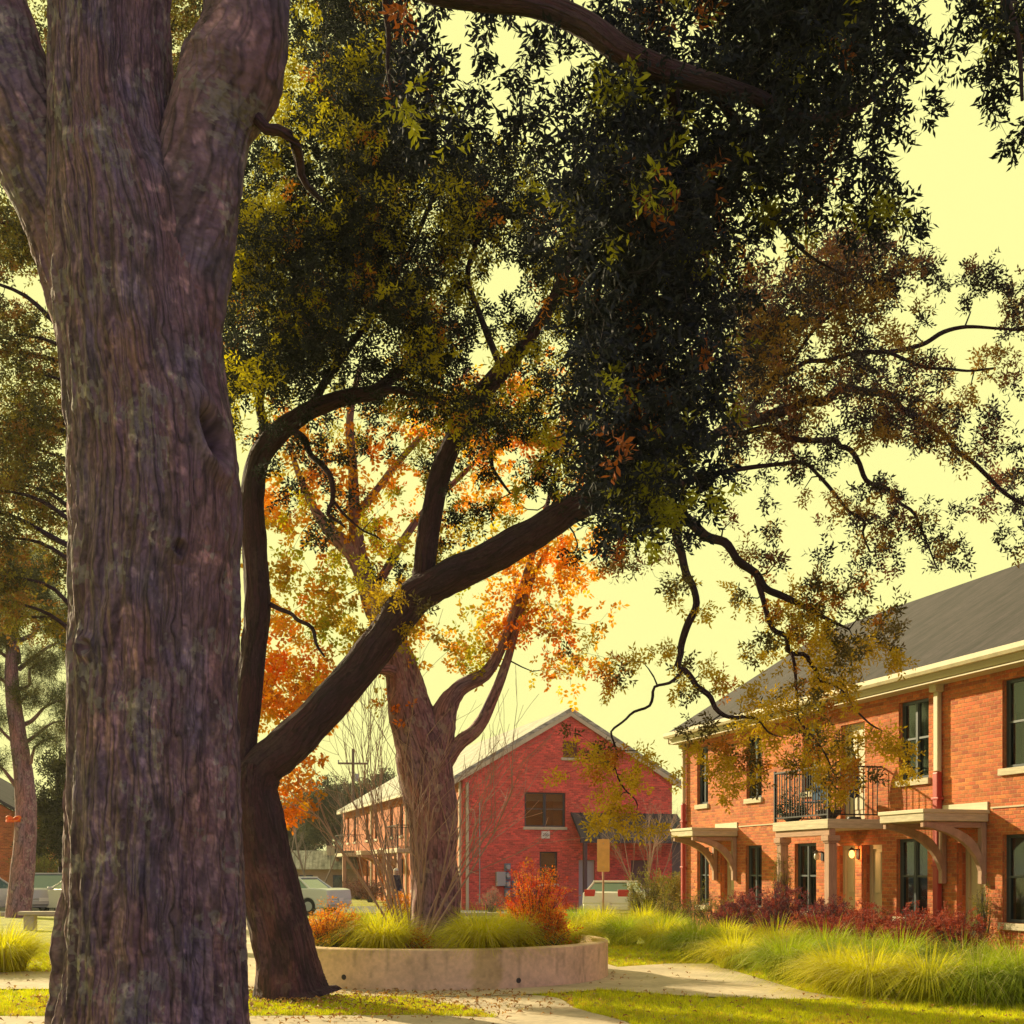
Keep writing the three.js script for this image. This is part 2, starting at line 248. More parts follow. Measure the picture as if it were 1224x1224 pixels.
// a double-hung window pair seated in an opening; local plane z = 0 is the wall face
function windowUnit(parent, [a, b, c, d], { sill = true, pairs = 2, blind = 'upper', depth = 0.14, simple = false } = {}) {
  const w = b - a, f = 0.06, Z = -depth;
  const g = mesh('window', merge([span(a, a + f, c, d, Z - 0.05, Z + 0.05), span(b - f, b, c, d, Z - 0.05, Z + 0.05), span(a + f, b - f, d - f, d, Z - 0.05, Z + 0.05), span(a + f, b - f, c, c + f, Z - 0.05, Z + 0.05), ...(pairs > 1 ? Array.from({ length: pairs - 1 }, (_, i) => { const x = a + w * (i + 1) / pairs; return span(x - 0.035, x + 0.035, c + f, d - f, Z - 0.04, Z + 0.06); }) : [])]), M.frame, parent);
  const mid = c + (d - c) * 0.52;
  for (let i = 0; i < pairs; i++) {
    const x0 = i ? a + w * i / pairs + 0.035 : a + f, x1 = i < pairs - 1 ? a + w * (i + 1) / pairs - 0.035 : b - f;
    mesh('pane', span(x0, x1, c + f, mid, Z - 0.006, Z + 0.0), M.glass, g); mesh('pane', span(x0, x1, mid, d - f, Z + 0.012, Z + 0.018), M.glass, g);
    mesh('sash', merge([span(x0, x1, mid - 0.02, mid + 0.02, Z + 0.02, Z + 0.045), span(x0, x0 + 0.025, c + f, d - f, Z + 0.02, Z + 0.04), span(x1 - 0.025, x1, c + f, d - f, Z + 0.02, Z + 0.04)]), M.sash, g);
    if (blind) { const bl = blind === 'full' ? c + f : blind === 'top' ? d - f - 0.3 : mid - 0.05 + 0.25 * rnd(); mesh('blind', span(x0 + 0.01, x1 - 0.01, bl, d - f, Z - 0.1, Z - 0.09), M.blind, g); }
    if (!simple) { const pts = []; for (let k = 0; k <= 14; k++) pts.push(new THREE.Vector2(x0 + 0.02 + (x1 - x0 - 0.04) * k / 14 * (blind === 'full' ? 1 : 0.6), 0.02 * Math.sin(k * 2.1))); const cg = new THREE.PlaneGeometry(1, 1, 14, 1), p = cg.attributes.position; for (let k = 0; k < p.count; k++) { const q = pts[k % 15]; p.setXYZ(k, q.x, k < 15 ? d - f : c + f, Z - 0.2 + q.y); } cg.computeVertexNormals(); mesh('curtain', cg, M.curtain, g); }
  }
  if (sill) mesh('sill', rspan(a - 0.06, b + 0.06, c - 0.13, c - 0.004, -0.2, 0.06, 0.01), M.limestone, g);
  return g;
}
function doorUnit(parent, [a, b, c, d], recess = 0.22) {
  const Z = -recess, g = mesh('door', span(a + 0.09, b - 0.09, c, d - 0.09, Z - 0.05, Z), M.doorCream, parent);
  mesh('door_frame', merge([span(a, a + 0.088, c, d, Z - 0.08, Z + 0.05), span(b - 0.088, b, c, d, Z - 0.08, Z + 0.05), span(a + 0.088, b - 0.088, d - 0.088, d, Z - 0.08, Z + 0.05)]), M.cream, g);
  for (const [u, v] of [[0.08, 0.42], [0.5, 0.95]]) for (const k of [0, 1]) { const w = (b - a - 0.18), x0 = a + 0.09 + w * (0.1 + 0.45 * k); mesh('door_panel', rspan(x0, x0 + w * 0.35, c + (d - c) * u + 0.05, c + (d - c) * v - 0.05, Z, Z + 0.018, 0.006), M.doorCream, g); }
  const kn = new THREE.SphereGeometry(0.03, 10, 8); kn.translate(b - 0.16, c + 1.0, Z + 0.05); mesh('handle', kn, M.galv, g);
  return g;
}
function bracketGeometry(p, drop) {   // curved timber bracket in the plane z (out) / y, thickness along x
    const o = new THREE.Shape(); o.moveTo(0.1, -drop * 0.9); o.bezierCurveTo(0.24, -drop * 0.42, p * 0.5, -0.2, p, -0.1); o.lineTo(p, -0.0); o.bezierCurveTo(p * 0.4, -0.1, 0.16, -drop * 0.28, 0.1, -drop * 0.68); o.closePath();
  const g = new THREE.ExtrudeGeometry(o, { depth: 0.1, bevelEnabled: true, bevelSize: 0.008, bevelThickness: 0.008, bevelSegments: 1, curveSegments: 8 }); g.rotateY(-Math.PI / 2); g.translate(0.05, 0, 0); return g;
}
function canopy(parent, s0, s1, p, h0, h1) {
  const c = mesh('canopy', rspan(s0, s1, h0, h1, 0.012, p, 0.02), M.limestone, parent);
  mesh('canopy_fascia', rspan(s0 - 0.02, s1 + 0.02, h1 - 0.05, h1 + 0.02, 0.0, p + 0.025, 0.01), M.cream, c);
  mesh('flashing', span(s0 + 0.05, s1 - 0.02, h1 + 0.02, h1 + 0.17, 0.002, 0.03), M.cream, c);
  for (const x of [s0 + 0.1, s1 - 0.12]) { const b = bracketGeometry(p * 0.92, 1.05); b.translate(x, h0 - 0.004, 0); mesh('bracket', merge([b, rspan(x - 0.06, x + 0.06, h0 - 1.15, h0 - 0.003, 0.01, 0.12), rspan(x - 0.05, x + 0.05, h0 - 0.11, h0 - 0.003, 0.12, p * 0.97)]), M.wood, c); }
  return c;
}
function railing(parent, s0, s1, p, h0, h1, gap = 0.11) {
  const r = mesh('railing', merge([span(s0, s1, h1 - 0.035, h1, p - 0.045, p), span(s0, s1, h0 + 0.08, h0 + 0.11, p - 0.04, p - 0.01), ...[s0, s1 - 0.035].flatMap((x) => [span(x, x + 0.035, h1 - 0.035, h1, 0.01, p - 0.045), span(x, x + 0.03, h0 + 0.08, h0 + 0.11, 0.01, p - 0.045)])]), M.blackMetal, parent);
  const bal = box(0.016, h1 - h0 - 0.14, 0.016);
  const put = (x, z) => { const m = mesh('baluster', bal, M.blackMetal, r); m.position.set(x, (h0 + 0.11 + h1 - 0.035) / 2, z); };
  for (let x = s0 + gap; x < s1 - 0.06; x += gap) put(x, p - 0.024);
  for (let z = 0.12; z < p - 0.08; z += gap) { put(s0 + 0.018, z); put(s1 - 0.018, z); }
  for (const x of [s0, s1 - 0.05]) mesh('post', span(x, x + 0.05, h0, h1 + 0.03, p - 0.05, p + 0.004), M.blackMetal, r);
  return r;
}
function wallLamp(parent, x, y, lit) {
  const l = mesh('wall_lamp', merge([box(0.1, 0.2, 0.03, x, y, 0.02), box(0.03, 0.03, 0.14, x, y + 0.1, 0.09), new THREE.ConeGeometry(0.09, 0.07, 8).translate(x, y + 0.12, 0.17)].map((g) => g)), M.blackMetal, parent);
  const b = new THREE.SphereGeometry(0.07, 14, 10); b.scale(0.9, 1.25, 0.9); b.translate(x, y, 0.17);
  mesh('globe', b, lit ? new THREE.MeshStandardMaterial({ color: C(0.8, 0.6, 0.3), emissive: C(1, 0.5, 0.12), emissiveIntensity: 1.6 }) : new THREE.MeshStandardMaterial({ color: C(0.6, 0.58, 0.5), roughness: 0.3 }), l);
  if (lit) { const p = new THREE.PointLight(C(1, 0.55, 0.2), 0.5, 0, 2); p.position.set(x, y, 0.17); p.castShadow = true; l.add(p); }
}
reseed(77);
const apt = thing('apartment_building', 'two-storey orange brick apartment building with balcony, canopies and grey shingle roof', 'building', B.o, B.turn);
{
  const LEN = 24, EAVE = 5.5, DEEP = 9.4;
  const up = [[0.85, 1.55], [3.8, 4.62], [6.62, 7.46], [10.5, 11.52], [13.72, 14.95]].map(([a, b]) => [a, b, 3.47, 5.07]);
  const low = [[0.85, 1.6], [3.75, 4.62], [6.25, 7.24], [10.42, 11.48], [13.72, 14.95]].map(([a, b]) => [a, b, 0.68, 2.27]);
  const doors = [[2.3, 3.1, 0.02, 2.15], [8.05, 8.87, 0.02, 2.18], [9.12, 9.9, 0.02, 2.18], [12.4, 13.25, 0.02, 2.15]], balDoor = [8.3, 9.25, 2.74, 4.85];
  const front = holed(0, LEN, 0, EAVE, [...up, ...low, ...doors, balDoor], 0.3); front.translate(0, 0, -0.3); mesh('wall', front, M.brickOrange, apt);
  const gable = holed(0.302, DEEP, 0, EAVE, [], 0.25, 8.45); gable.rotateY(Math.PI / 2); mesh('gable_wall', gable, M.brickOrange, apt);
  const ge = holed(0.302, DEEP, 0, EAVE, [], 0.25, 8.45); ge.rotateY(Math.PI / 2); ge.translate(LEN - 0.25, 0, 0); mesh('gable_wall', ge, M.brickOrange, apt);
  mesh('rear_wall', span(0.26, LEN - 0.26, 0, EAVE, -DEEP, -DEEP + 0.25), M.brickOrange, apt);
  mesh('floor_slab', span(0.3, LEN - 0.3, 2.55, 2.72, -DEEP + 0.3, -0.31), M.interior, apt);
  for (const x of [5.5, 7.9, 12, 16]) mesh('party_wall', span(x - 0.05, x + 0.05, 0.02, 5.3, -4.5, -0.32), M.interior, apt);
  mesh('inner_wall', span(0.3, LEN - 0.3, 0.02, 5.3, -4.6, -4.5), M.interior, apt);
  const prof = new THREE.Shape([[0.42, 5.44], [-4.7, 8.62], [-9.85, 5.44], [-9.85, 5.58], [-4.7, 8.78], [0.42, 5.58]].map(([z, y]) => new THREE.Vector2(-z, y)));
  const rg = new THREE.ExtrudeGeometry(prof, { depth: LEN + 0.5, bevelEnabled: false }); rg.rotateY(Math.PI / 2); rg.translate(-0.25, 0, 0);
  const roof = mesh('roof', rg, M.shingle, apt);
  mesh('fascia', rspan(-0.22, LEN + 0.22, 5.28, 5.46, 0.36, 0.4, 0.008), M.cream, roof);
  mesh('gutter', (() => { const s = new THREE.Shape([[0, 0], [0.11, 0], [0.14, 0.06], [0.14, 0.15], [0.12, 0.15], [0.12, 0.07], [0.1, 0.02], [0.0, 0.02]].map(([a, b]) => new THREE.Vector2(-a, b))); const g = new THREE.ExtrudeGeometry(s, { depth: LEN + 0.44, bevelEnabled: false }); g.rotateY(Math.PI / 2); g.translate(-0.22, 5.4, 0.425); return g; })(), M.cream, roof);
  mesh('soffit', span(-0.2, LEN + 0.2, 5.24, 5.27, 0.005, 0.38), M.cream, roof);
  mesh('rake_board', (() => { const s = new THREE.Shape([[-0.42, 5.24], [4.7, 8.4], [9.85, 5.24], [9.85, 5.43], [4.7, 8.61], [-0.42, 5.43]].map(([a, b]) => new THREE.Vector2(a, b))); const g = new THREE.ExtrudeGeometry(s, { depth: 0.04, bevelEnabled: false }); g.rotateY(Math.PI / 2); g.translate(-0.23, 0, 0); return g; })(), M.cream, roof);
  up.forEach((h, i) => windowUnit(apt, h, { blind: i === 3 ? 'full' : 'upper' }));
  low.forEach((h) => windowUnit(apt, h, {}));
  doors.forEach((h) => doorUnit(apt, h, 0.26)); doorUnit(apt, balDoor, 0.16);
  canopy(apt, 1.99, 3.34, 1.3, 2.52, 2.72); canopy(apt, 11.95, 13.36, 1.4, 2.52, 2.72);
  const bal = mesh('balcony', rspan(7.6, 9.95, 2.5, 2.7, 0.012, 1.32, 0.015), M.limestone, apt);
  mesh('balcony_beam', rspan(7.63, 9.92, 2.36, 2.497, 1.12, 1.27), M.wood, bal);
  railing(apt, 7.62, 9.93, 1.3, 2.7, 3.82);
  for (const x of [7.7, 9.72]) { const c = mesh('column', rspan(x, x + 0.19, 0.06, 2.2, 1.08, 1.27, 0.015), M.wood, apt); mesh('capital', merge([rspan(x - 0.05, x + 0.24, 2.24, 2.357, 1.03, 1.32), rspan(x - 0.025, x + 0.215, 2.2, 2.238, 1.055, 1.295)]), M.wood, c); mesh('base', rspan(x - 0.03, x + 0.22, 0, 0.058, 1.05, 1.3), M.limestone, c); }
  for (const [x, w] of [[0.06, 0.12], [11.84, 0.15]]) {
    const d = mesh('downspout', rspan(x, x + w, 3.55, 5.36, 0.03, 0.13, 0.025), M.cream, apt);
    mesh('downspout_head', rspan(x - 0.04, x + w + 0.04, 5.1, 5.27, 0.01, 0.2, 0.02), M.cream, d);
    mesh('drain_pipe', merge([rspan(x - 0.01, x + w + 0.01, 0, 3.545, 0.025, 0.145, 0.03), ...[0.5, 1.7, 3.0].map((y) => rspan(x - 0.04, x + w + 0.04, y, y + 0.05, 0.01, 0.155, 0.01))]), M.redPaint, d);
  }
  for (const [a, b] of [[3.4, 7.55], [13.42, LEN - 0.1]]) mesh('string_course', span(a, b, 2.76, 2.79, 0.002, 0.022), M.limestone, apt);
  wallLamp(apt, 7.55, 1.95, false); wallLamp(apt, 9.51 - 0.5, 1.98, true); wallLamp(apt, 2.0, 2.0, false);
}
const apW = (x, y, z) => V(x, y, z).applyAxisAngle(_y, B.turn).add(B.o);   // apartment-local -> world
// things kept on the balcony
{
  const bowlG = (r, h) => new THREE.LatheGeometry([[0, 0], [r * 0.45, 0], [r * 0.7, h * 0.35], [r, h * 0.85], [r * 1.04, h], [r * 0.95, h], [r * 0.88, h * 0.85], [0, h * 0.8]].map(([a, b]) => new THREE.Vector2(a, b)), 20);
  for (const [x, z, label, lush] of [[7.95, 1.02, 'dark bowl planter with bushy dark plant on the balcony', 1], [9.45, 1.0, 'dark bowl planter with a few tan leaves near the balcony corner post', 0]]) {
    const t = thing('bowl_planter', label, 'planter', apW(x, 2.703, z), 0.3, 'bowl planters on the balcony'); mesh('bowl', bowlG(0.27, 0.2), M.darkPot, t);
    const it = []; for (let i = 0; i < (lush ? 110 : 26); i++) { const d = randDir(); d.y = Math.abs(d.y); it.push({ p: V(d.x * 0.2, 0.2 + d.y * (lush ? 0.75 * rnd() : 0.2), d.z * 0.2), d: d.normalize(), s: rr(0.7, 1.2), c: lush ? C(0.02, 0.04 * rr(0.7, 1.4), 0.02) : C(0.3, 0.2, 0.06) }); }
    mesh('soil', new THREE.CircleGeometry(0.24, 16).rotateX(-Math.PI / 2).translate(0, 0.165, 0), M.mulch, t);
    instanced('foliage', twigGeometry(7, 0.12, 0.09, 0.03), leafMat(0.3), it, t);
  }
  const ch = thing('folding_chair', 'bright blue folding chair on the balcony behind the railing', 'chair', apW(8.25, 2.703, 0.62), B.turn + 0.4);
  mesh('seat', rspan(-0.22, 0.22, 0.42, 0.45, -0.2, 0.22), M.blue, ch); const bk = rspan(-0.22, 0.22, 0.5, 0.9, -0.015, 0.015); bk.rotateX(-0.2); bk.translate(0, 0, -0.1); mesh('backrest', bk, M.blue, ch);
  for (const s of [-1, 1]) for (const k of [-1, 1]) mesh('leg', sticks([[V(s * 0.21, 0, k * 0.24), V(s * 0.21, 0.43, -k * 0.2), 0.012, 0.012]], 6), M.blackMetal, ch);
  const bt = thing('bistro_table', 'small black metal table with crossed legs on the balcony', 'table', apW(8.9, 2.703, 0.75), B.turn);
  mesh('tabletop', cyl(0.3, 0.3, 0.025, 0, 0.68, 0, 24), M.blackMetal, bt); for (const a of [0, 1.57]) mesh('leg', sticks([[V(Math.cos(a) * -0.25, 0, Math.sin(a) * -0.25), V(Math.cos(a) * 0.25, 0.68, Math.sin(a) * 0.25), 0.011, 0.011], [V(Math.cos(a) * 0.25, 0, Math.sin(a) * 0.25), V(Math.cos(a) * -0.25, 0.68, Math.sin(a) * -0.25), 0.011, 0.011]], 6), M.blackMetal, bt);
  const um = thing('folded_parasol', 'furled dark blue parasol standing on the balcony by the door', 'parasol', apW(9.55, 2.703, 0.45), 0);
  mesh('canopy', new THREE.LatheGeometry([[0.02, 0.45], [0.10, 0.5], [0.12, 0.75], [0.09, 1.1], [0.03, 1.35], [0.012, 1.4]].map(([a, b]) => new THREE.Vector2(a, b)), 14), std([0.02, 0.022, 0.06], 0.9), um); mesh('pole', cyl(0.014, 0.014, 1.45, 0, 0, 0, 8), M.blackMetal, um); mesh('base', cyl(0.16, 0.14, 0.06, 0, 0, 0, 18), M.darkPot, um);
}

// ---------------------------------------------------------------- red brick gable building farther along the street
const G = { o: V(-2.04, 0, -52), turn: B.turn };
const gd = (px) => ((px - 612) * 52 / 1500 + 2.04) / (0.957 - 0.289 * (px - 612) / 1500);
const red = thing('gabled_building', 'red brick gable-end apartment building with dark metal porch awning', 'building', G.o, G.turn);
{
  const EAVE = 5.5, W = 9.42, PEAK = 8.35, LEN = 31;
  // gable wall lies in the local plane x = 0, facing local +x; build it in (d, h) and turn it
  const turnG = (g) => { g.rotateY(Math.PI / 2); return g; };   // (d, h, out) -> local (out, h, -d)
  const win = [gd(627), gd(676), 3.5, 4.95], lowWin = [3.35, 4.15, 1.1, 2.45], vent = [4.4, 5.05, 6.45, 7.15], door = [5.1, 5.85, 0.02, 2.1], door2 = [7.5, 8.4, 0.02, 2.1];
  const gg = holed(0, W, 0, EAVE, [win, lowWin, vent, door, door2], 0.3, PEAK); gg.translate(0, 0, -0.3); mesh('gable_wall', turnG(gg), M.brickRed, red);
  const face = new THREE.Group(); face.rotation.y = Math.PI / 2; 
  const addFace = (o) => { o.applyMatrix4 && o.position && (o.rotation.y = Math.PI / 2); };
  const w1 = windowUnit(red, win, { pairs: 2, blind: 'top', simple: true }); addFace(w1); const w2 = windowUnit(red, lowWin, { pairs: 1 }); addFace(w2);
  const v = mesh('gable_vent', merge([span(vent[0], vent[1], vent[2], vent[3], -0.2, -0.16), ...Array.from({ length: 7 }, (_, i) => { const g = box(0.63, 0.1, 0.02, 0, 0, 0); g.rotateX(0.7); g.translate((vent[0] + vent[1]) / 2, vent[2] + 0.07 + i * 0.095, -0.1); return g; })]), std([0.2, 0.07, 0.06], 0.8), red); addFace(v); mesh('sill', rspan(vent[0] - 0.1, vent[1] + 0.1, vent[2] - 0.12, vent[2] - 0.003, -0.15, 0.06), M.limestone, v);
  const gdoor = mesh('door', span(door[0], door[1], door[2], door[3], -0.2, -0.14), std([0.42, 0.42, 0.40], 0.6), red); addFace(gdoor); mesh('handle', new THREE.SphereGeometry(0.04, 8, 6).translate(door[1] - 0.1, 1.0, -0.1), M.blackMetal, gdoor);
  const gdoor2 = mesh('door', span(door2[0], door2[1], door2[2], door2[3], -0.2, -0.14), std([0.12, 0.05, 0.05], 0.6), red); addFace(gdoor2);
  // porch awning, dark standing-seam metal, each seam a rib
  const d0 = gd(682), d1 = W + 0.25, aw = (() => { const s = new THREE.Shape([[0, 4.12], [1.3, 2.98], [1.3, 2.9], [0, 4.02]].map(([a, b]) => new THREE.Vector2(a, b))); const g = new THREE.ExtrudeGeometry(s, { depth: d1 - d0, bevelEnabled: false }); g.rotateY(-Math.PI / 2); g.translate(d1, 0, 0.004); return g; })();
  M.awning = std([0.045, 0.035, 0.05], 0.5, { metalness: 0.2 });
  const awn = mesh('awning', aw, M.awning, red); addFace(awn);
  for (let x = d0 + 0.02; x < d1; x += 0.42) mesh('seam', sticks([[V(x, 4.14, 0.01), V(x, 3.0, 1.31), 0.02, 0.02]], 4), M.awning, awn);
  mesh('awning_front', rspan(d0 - 0.03, d1, 2.8, 2.96, 1.24, 1.36), M.awning, awn);
  for (const x of [d0 + 0.1, d1 - 0.3]) mesh('post', rspan(x, x + 0.16, 0, 2.8, 1.2, 1.36), std([0.1, 0.05, 0.055], 0.8), awn);
  const side = []; const gt = [[2.2, 3.1], [5.6, 6.4], [9.2, 10], [12, 12.8], [14.6, 15.4], [19, 19.8], [21.8, 22.6], [26, 26.9], [28.5, 29.3]];
  for (const [a, b] of gt) side.push([-b, -a, 3.45, 5.05], [-b, -a, 0.7, 2.25]);
  const doorsG = [[-8.6, -7.7, 0.02, 2.15], [-18, -17.1, 0.02, 2.15], [-24.8, -23.9, 0.02, 2.15]];
  const sg = holed(-LEN, -0.302, 0, EAVE, [...side, ...doorsG], 0.3); sg.translate(0, 0, -0.3); mesh('side_wall', sg, M.brickOrange, red);
  for (const h of side) windowUnit(red, h, { pairs: 1, simple: true }); for (const h of doorsG) doorUnit(red, h, 0.2);
  mesh('rear_wall', span(-LEN, -0.31, 0, EAVE, -W, -W + 0.25), M.brickRed, red);
  const ge = holed(0.302, W, 0, EAVE, [], 0.25, PEAK); ge.rotateY(Math.PI / 2); ge.translate(-LEN, 0, 0); mesh('end_wall', ge, M.brickRed, red);
  mesh('inner_wall', merge([span(-LEN + 0.3, -0.4, 0.02, 5.3, -4.2, -4.1), span(-LEN + 0.3, -0.4, 2.5, 2.7, -4.09, -0.32), span(-2, -1.9, 0.02, 5.3, -W + 0.3, -4.21)]), M.interior, red);
  const prof = new THREE.Shape([[-0.4, 5.42], [W / 2, PEAK + 0.05], [W + 0.4, 5.42], [W + 0.4, 5.56], [W / 2, PEAK + 0.22], [-0.4, 5.56]].map(([a, b]) => new THREE.Vector2(a, b)));
  const rg = new THREE.ExtrudeGeometry(prof, { depth: LEN + 0.3, bevelEnabled: false }); rg.rotateY(Math.PI / 2); rg.translate(-LEN - 0.15 + 0.0, 0, 0); const roof = mesh('roof', rg, M.shinglePale, red);
  const rk = new THREE.Shape([[-0.4, 5.2], [W / 2, PEAK - 0.14], [W + 0.4, 5.2], [W + 0.4, 5.41], [W / 2, PEAK + 0.04], [-0.4, 5.41]].map(([a, b]) => new THREE.Vector2(a, b))); const rkg = new THREE.ExtrudeGeometry(rk, { depth: 0.05, bevelEnabled: false }); rkg.rotateY(Math.PI / 2); rkg.translate(0.09, 0, 0); mesh('rake_board', rkg, M.cream, roof);
  mesh('gutter', rspan(-LEN, 0.05, 5.3, 5.43, 0.3, 0.42, 0.02), M.cream, roof);
  for (const [a, b] of [[-10.2, -7.2], [-26.2, -23.2]]) { mesh('balcony', rspan(a, b, 2.5, 2.7, 0.012, 1.3, 0.015), M.limestone, red); railing(red, a + 0.02, b - 0.02, 1.28, 2.7, 3.8, 0.16); for (const x of [a + 0.1, b - 0.3]) mesh('column', rspan(x, x + 0.2, 0, 2.49, 1.05, 1.25), M.wood, red); }
  canopy(red, -18.3, -16.9, 1.3, 2.52, 2.72); canopy(red, -13.9, -12.7, 1.2, 2.52, 2.7);
  for (const x of [-0.25, -11, -20.6]) mesh('downspout', rspan(x, x + 0.12, 0, 5.35, 0.02, 0.12, 0.02), M.cream, red);
  const dsp = mesh('downspout', rspan(0.12, 0.24, 0, 5.3, 0.01, 0.11, 0.02), M.cream, red); addFace(dsp);
  const cond = mesh('conduit', cyl(0.025, 0.025, 4.2, gd(573), 0.3, 0.04, 8), M.galv, red); addFace(cond);
  // house number plate under the window
  const cv = document.createElement('canvas'); cv.width = 128; cv.height = 96; const cx = cv.getContext('2d'); cx.fillStyle = '#d8cfc0'; cx.fillRect(0, 0, 128, 96); cx.fillStyle = '#5a4a4c'; cx.font = 'bold 54px sans-serif'; cx.textAlign = 'center'; cx.fillText('200', 64, 68);
  const ct = new THREE.CanvasTexture(cv); ct.colorSpace = THREE.SRGBColorSpace;
  const pl = mesh('number_plate', new THREE.PlaneGeometry(0.36, 0.3).translate(gd(652), 3.16, 0.035), std(0xffffff, 0.6, { map: ct }), red); addFace(pl); mesh('plate_back', box(0.37, 0.31, 0.03, gd(652), 3.16, 0.016), M.white, pl);
  // meters on the wall
  const mb = mesh('meter_box', rspan(gd(592), gd(603), 1.0, 1.6, 0.01, 0.2, 0.02), M.galv, red); addFace(mb);
  M.meterBlue = std([0.12, 0.16, 0.22], 0.5);
  for (let i = 0; i < 4; i++) for (let k = 0; k < (i < 2 ? 2 : 1); k++) { const x = gd(606) + k * 0.32, y = 0.55 + i * 0.36; const mm = mesh('electric_meter', rspan(x - 0.13, x + 0.13, y, y + 0.32, 0.01, 0.13, 0.015), M.meterBlue, red); addFace(mm); const d = new THREE.CylinderGeometry(0.09, 0.1, 0.1, 14).rotateX(Math.PI / 2).translate(x, y + 0.17, 0.18); mesh('meter_glass', d, M.galv, mm); }
}

// ---------------------------------------------------------------- trees
const br = (z, list) => list.map(([px, py, w, dz = 0]) => ({ p: at(px, py, z + dz), r: w / 2 * (z + dz) / FOCAL }));   // traced limb: pixel, pixel, width in pixels, change of distance
const nodesOf = (limbs) => { const out = []; for (const l of limbs) { const c = new THREE.CatmullRomCurve3(l.map((q) => q.p), false, 'centripetal'), n = Math.ceil(c.getLength() / 0.15); for (let i = 0; i <= n; i++) { const k = i / n * (l.length - 1), j = Math.min(l.length - 2, Math.floor(k)); out.push({ p: c.getPoint(i / n), r: mix(l[j].r, l[j + 1].r, k - j) }); } } return out; };
// grow fine branches from a limb skeleton to spray points (nearest first); returns stick segments and gives each spray its direction
function growBranchlets(skeleton, sprays, maxLen = 1.6, base = 0.011) {
  const nodes = skeleton.map((n) => ({ p: n.p, r: n.r }));
  for (const s of sprays) { let best = 1e9; for (const n of nodes) { const d = n.p.distanceToSquared(s.p); if (d < best) best = d; } s.d0 = best; }
  sprays.sort((a, b) => a.d0 - b.d0);
  const cell = 0.9, grid = new Map(), key = (p) => Math.floor(p.x / cell) + ',' + Math.floor(p.y / cell) + ',' + Math.floor(p.z / cell);
  const addNode = (n) => { const k = key(n.p); if (!grid.has(k)) grid.set(k, []); grid.get(k).push(n); };
  nodes.forEach(addNode); const segs = [];
  for (const s of sprays) {
    let best = null, bd = 1e9; const cx = Math.floor(s.p.x / cell), cy = Math.floor(s.p.y / cell), cz = Math.floor(s.p.z / cell);
    for (let R = 1; R <= 3 && !best; R++) for (let i = -R; i <= R; i++) for (let j = -R; j <= R; j++) for (let k = -R; k <= R; k++) for (const n of grid.get((cx + i) + ',' + (cy + j) + ',' + (cz + k)) ?? []) { const d = n.p.distanceToSquared(s.p); if (d < bd) { bd = d; best = n; } }
    if (!best) { for (const n of nodes) { const d = n.p.distanceToSquared(s.p); if (d < bd) { bd = d; best = n; } } }
    const L = Math.sqrt(bd); s.dir = s.p.clone().sub(best.p).normalize();
    if (s.k > 1 && s.px > 690) { const pull = Math.min(0.32, 0.4 * L); s.p.addScaledVector(s.dir, -pull); }
    if (L < 0.02) continue;
    const r0 = Math.min(best.r * 0.7, base * (0.5 + L)), r1 = Math.max(0.0022, r0 * 0.45), n = Math.max(2, Math.ceil(L / 0.25)), off = randDir().multiplyScalar(L * 0.18); let prev = best.p, pr = Math.max(r0, 0.003);
    for (let i = 1; i <= n; i++) { const t = i / n, q = best.p.clone().lerp(s.p, t).addScaledVector(off, Math.sin(t * Math.PI)).add(V(rr(-1, 1), rr(-1, 1), rr(-1, 1)).multiplyScalar(i < n ? 0.05 * L / n : 0)), r = mix(r0, r1, t); segs.push([prev, q, pr, r]); addNode({ p: q, r }); prev = q; pr = r; }
  }
  return segs;
}
function leafSprays(sprays, perSpray, radius, droop, colour, scale = 1) {   // leafy twigs scattered round each spray point
  const out = [];
  for (const s of sprays) { const n = Math.max(1, Math.round(perSpray * (s.k ?? 1) * rr(0.6, 1.4))), cl = colour(s);
    for (let i = 0; i < n; i++) { const o = randDir().multiplyScalar(radius * ((s.k ?? 1) > 1 ? 0.7 : 1) * Math.cbrt(rnd())), d = s.dir.clone().multiplyScalar(0.7).add(randDir().multiplyScalar(0.95)).add(V(0, -droop, 0)).normalize(), k = rr(0.7, 1.3); out.push({ p: s.p.clone().add(o), d, a: rr(0, 6.28), s: scale * rr(0.75, 1.2), c: cl.clone().multiplyScalar(k) }); } }
  return out;
}
// how much of the view the leaves fill, per 34-pixel square of the photograph, from 9 (closed) to 0 (open sky); columns 8 to 35
const COVER = [
  '0068887333235577888998985167', '0068876122354688888978872478', '0079987424434689799968874267', '0379899746426689887979832034', '0489999978638899987989752014',
  '6768998878859999998887353001', '8768998998769999986688730000', '9889997899989999964678842100', '9999998984788899986688953323', '9889988864478899987589975345',
  '8999899754489899899889643356', '8899869963588997889978554443', '8999659821589998889967866334', '9986758886759999989878876232', '4356566899759999988754687632',
  '0324523799568999883432466452', '0323422457678999743433441365', '0322211245548998532323353036', '0322321165225988512423565114', '0312243432002444643533446121',
  '0000232000001123213576710210', '0000233000001011432564630000', '0000123000002213221367760000', '0000000000001235432455440000', '0000000000002421547875210000',
  '0000000000004411456775531000', '0000000000005540665577552000', '0000000000003541553247431000', '0000000000000641210012000000', '0000000000000440000000000000'];
const coverAt = (cx, cy) => { const c = clamp(Math.round(cx), 8, 35), r = clamp(Math.round(cy), 0, COVER.length - 1); return +COVER[r][c - 8]; };
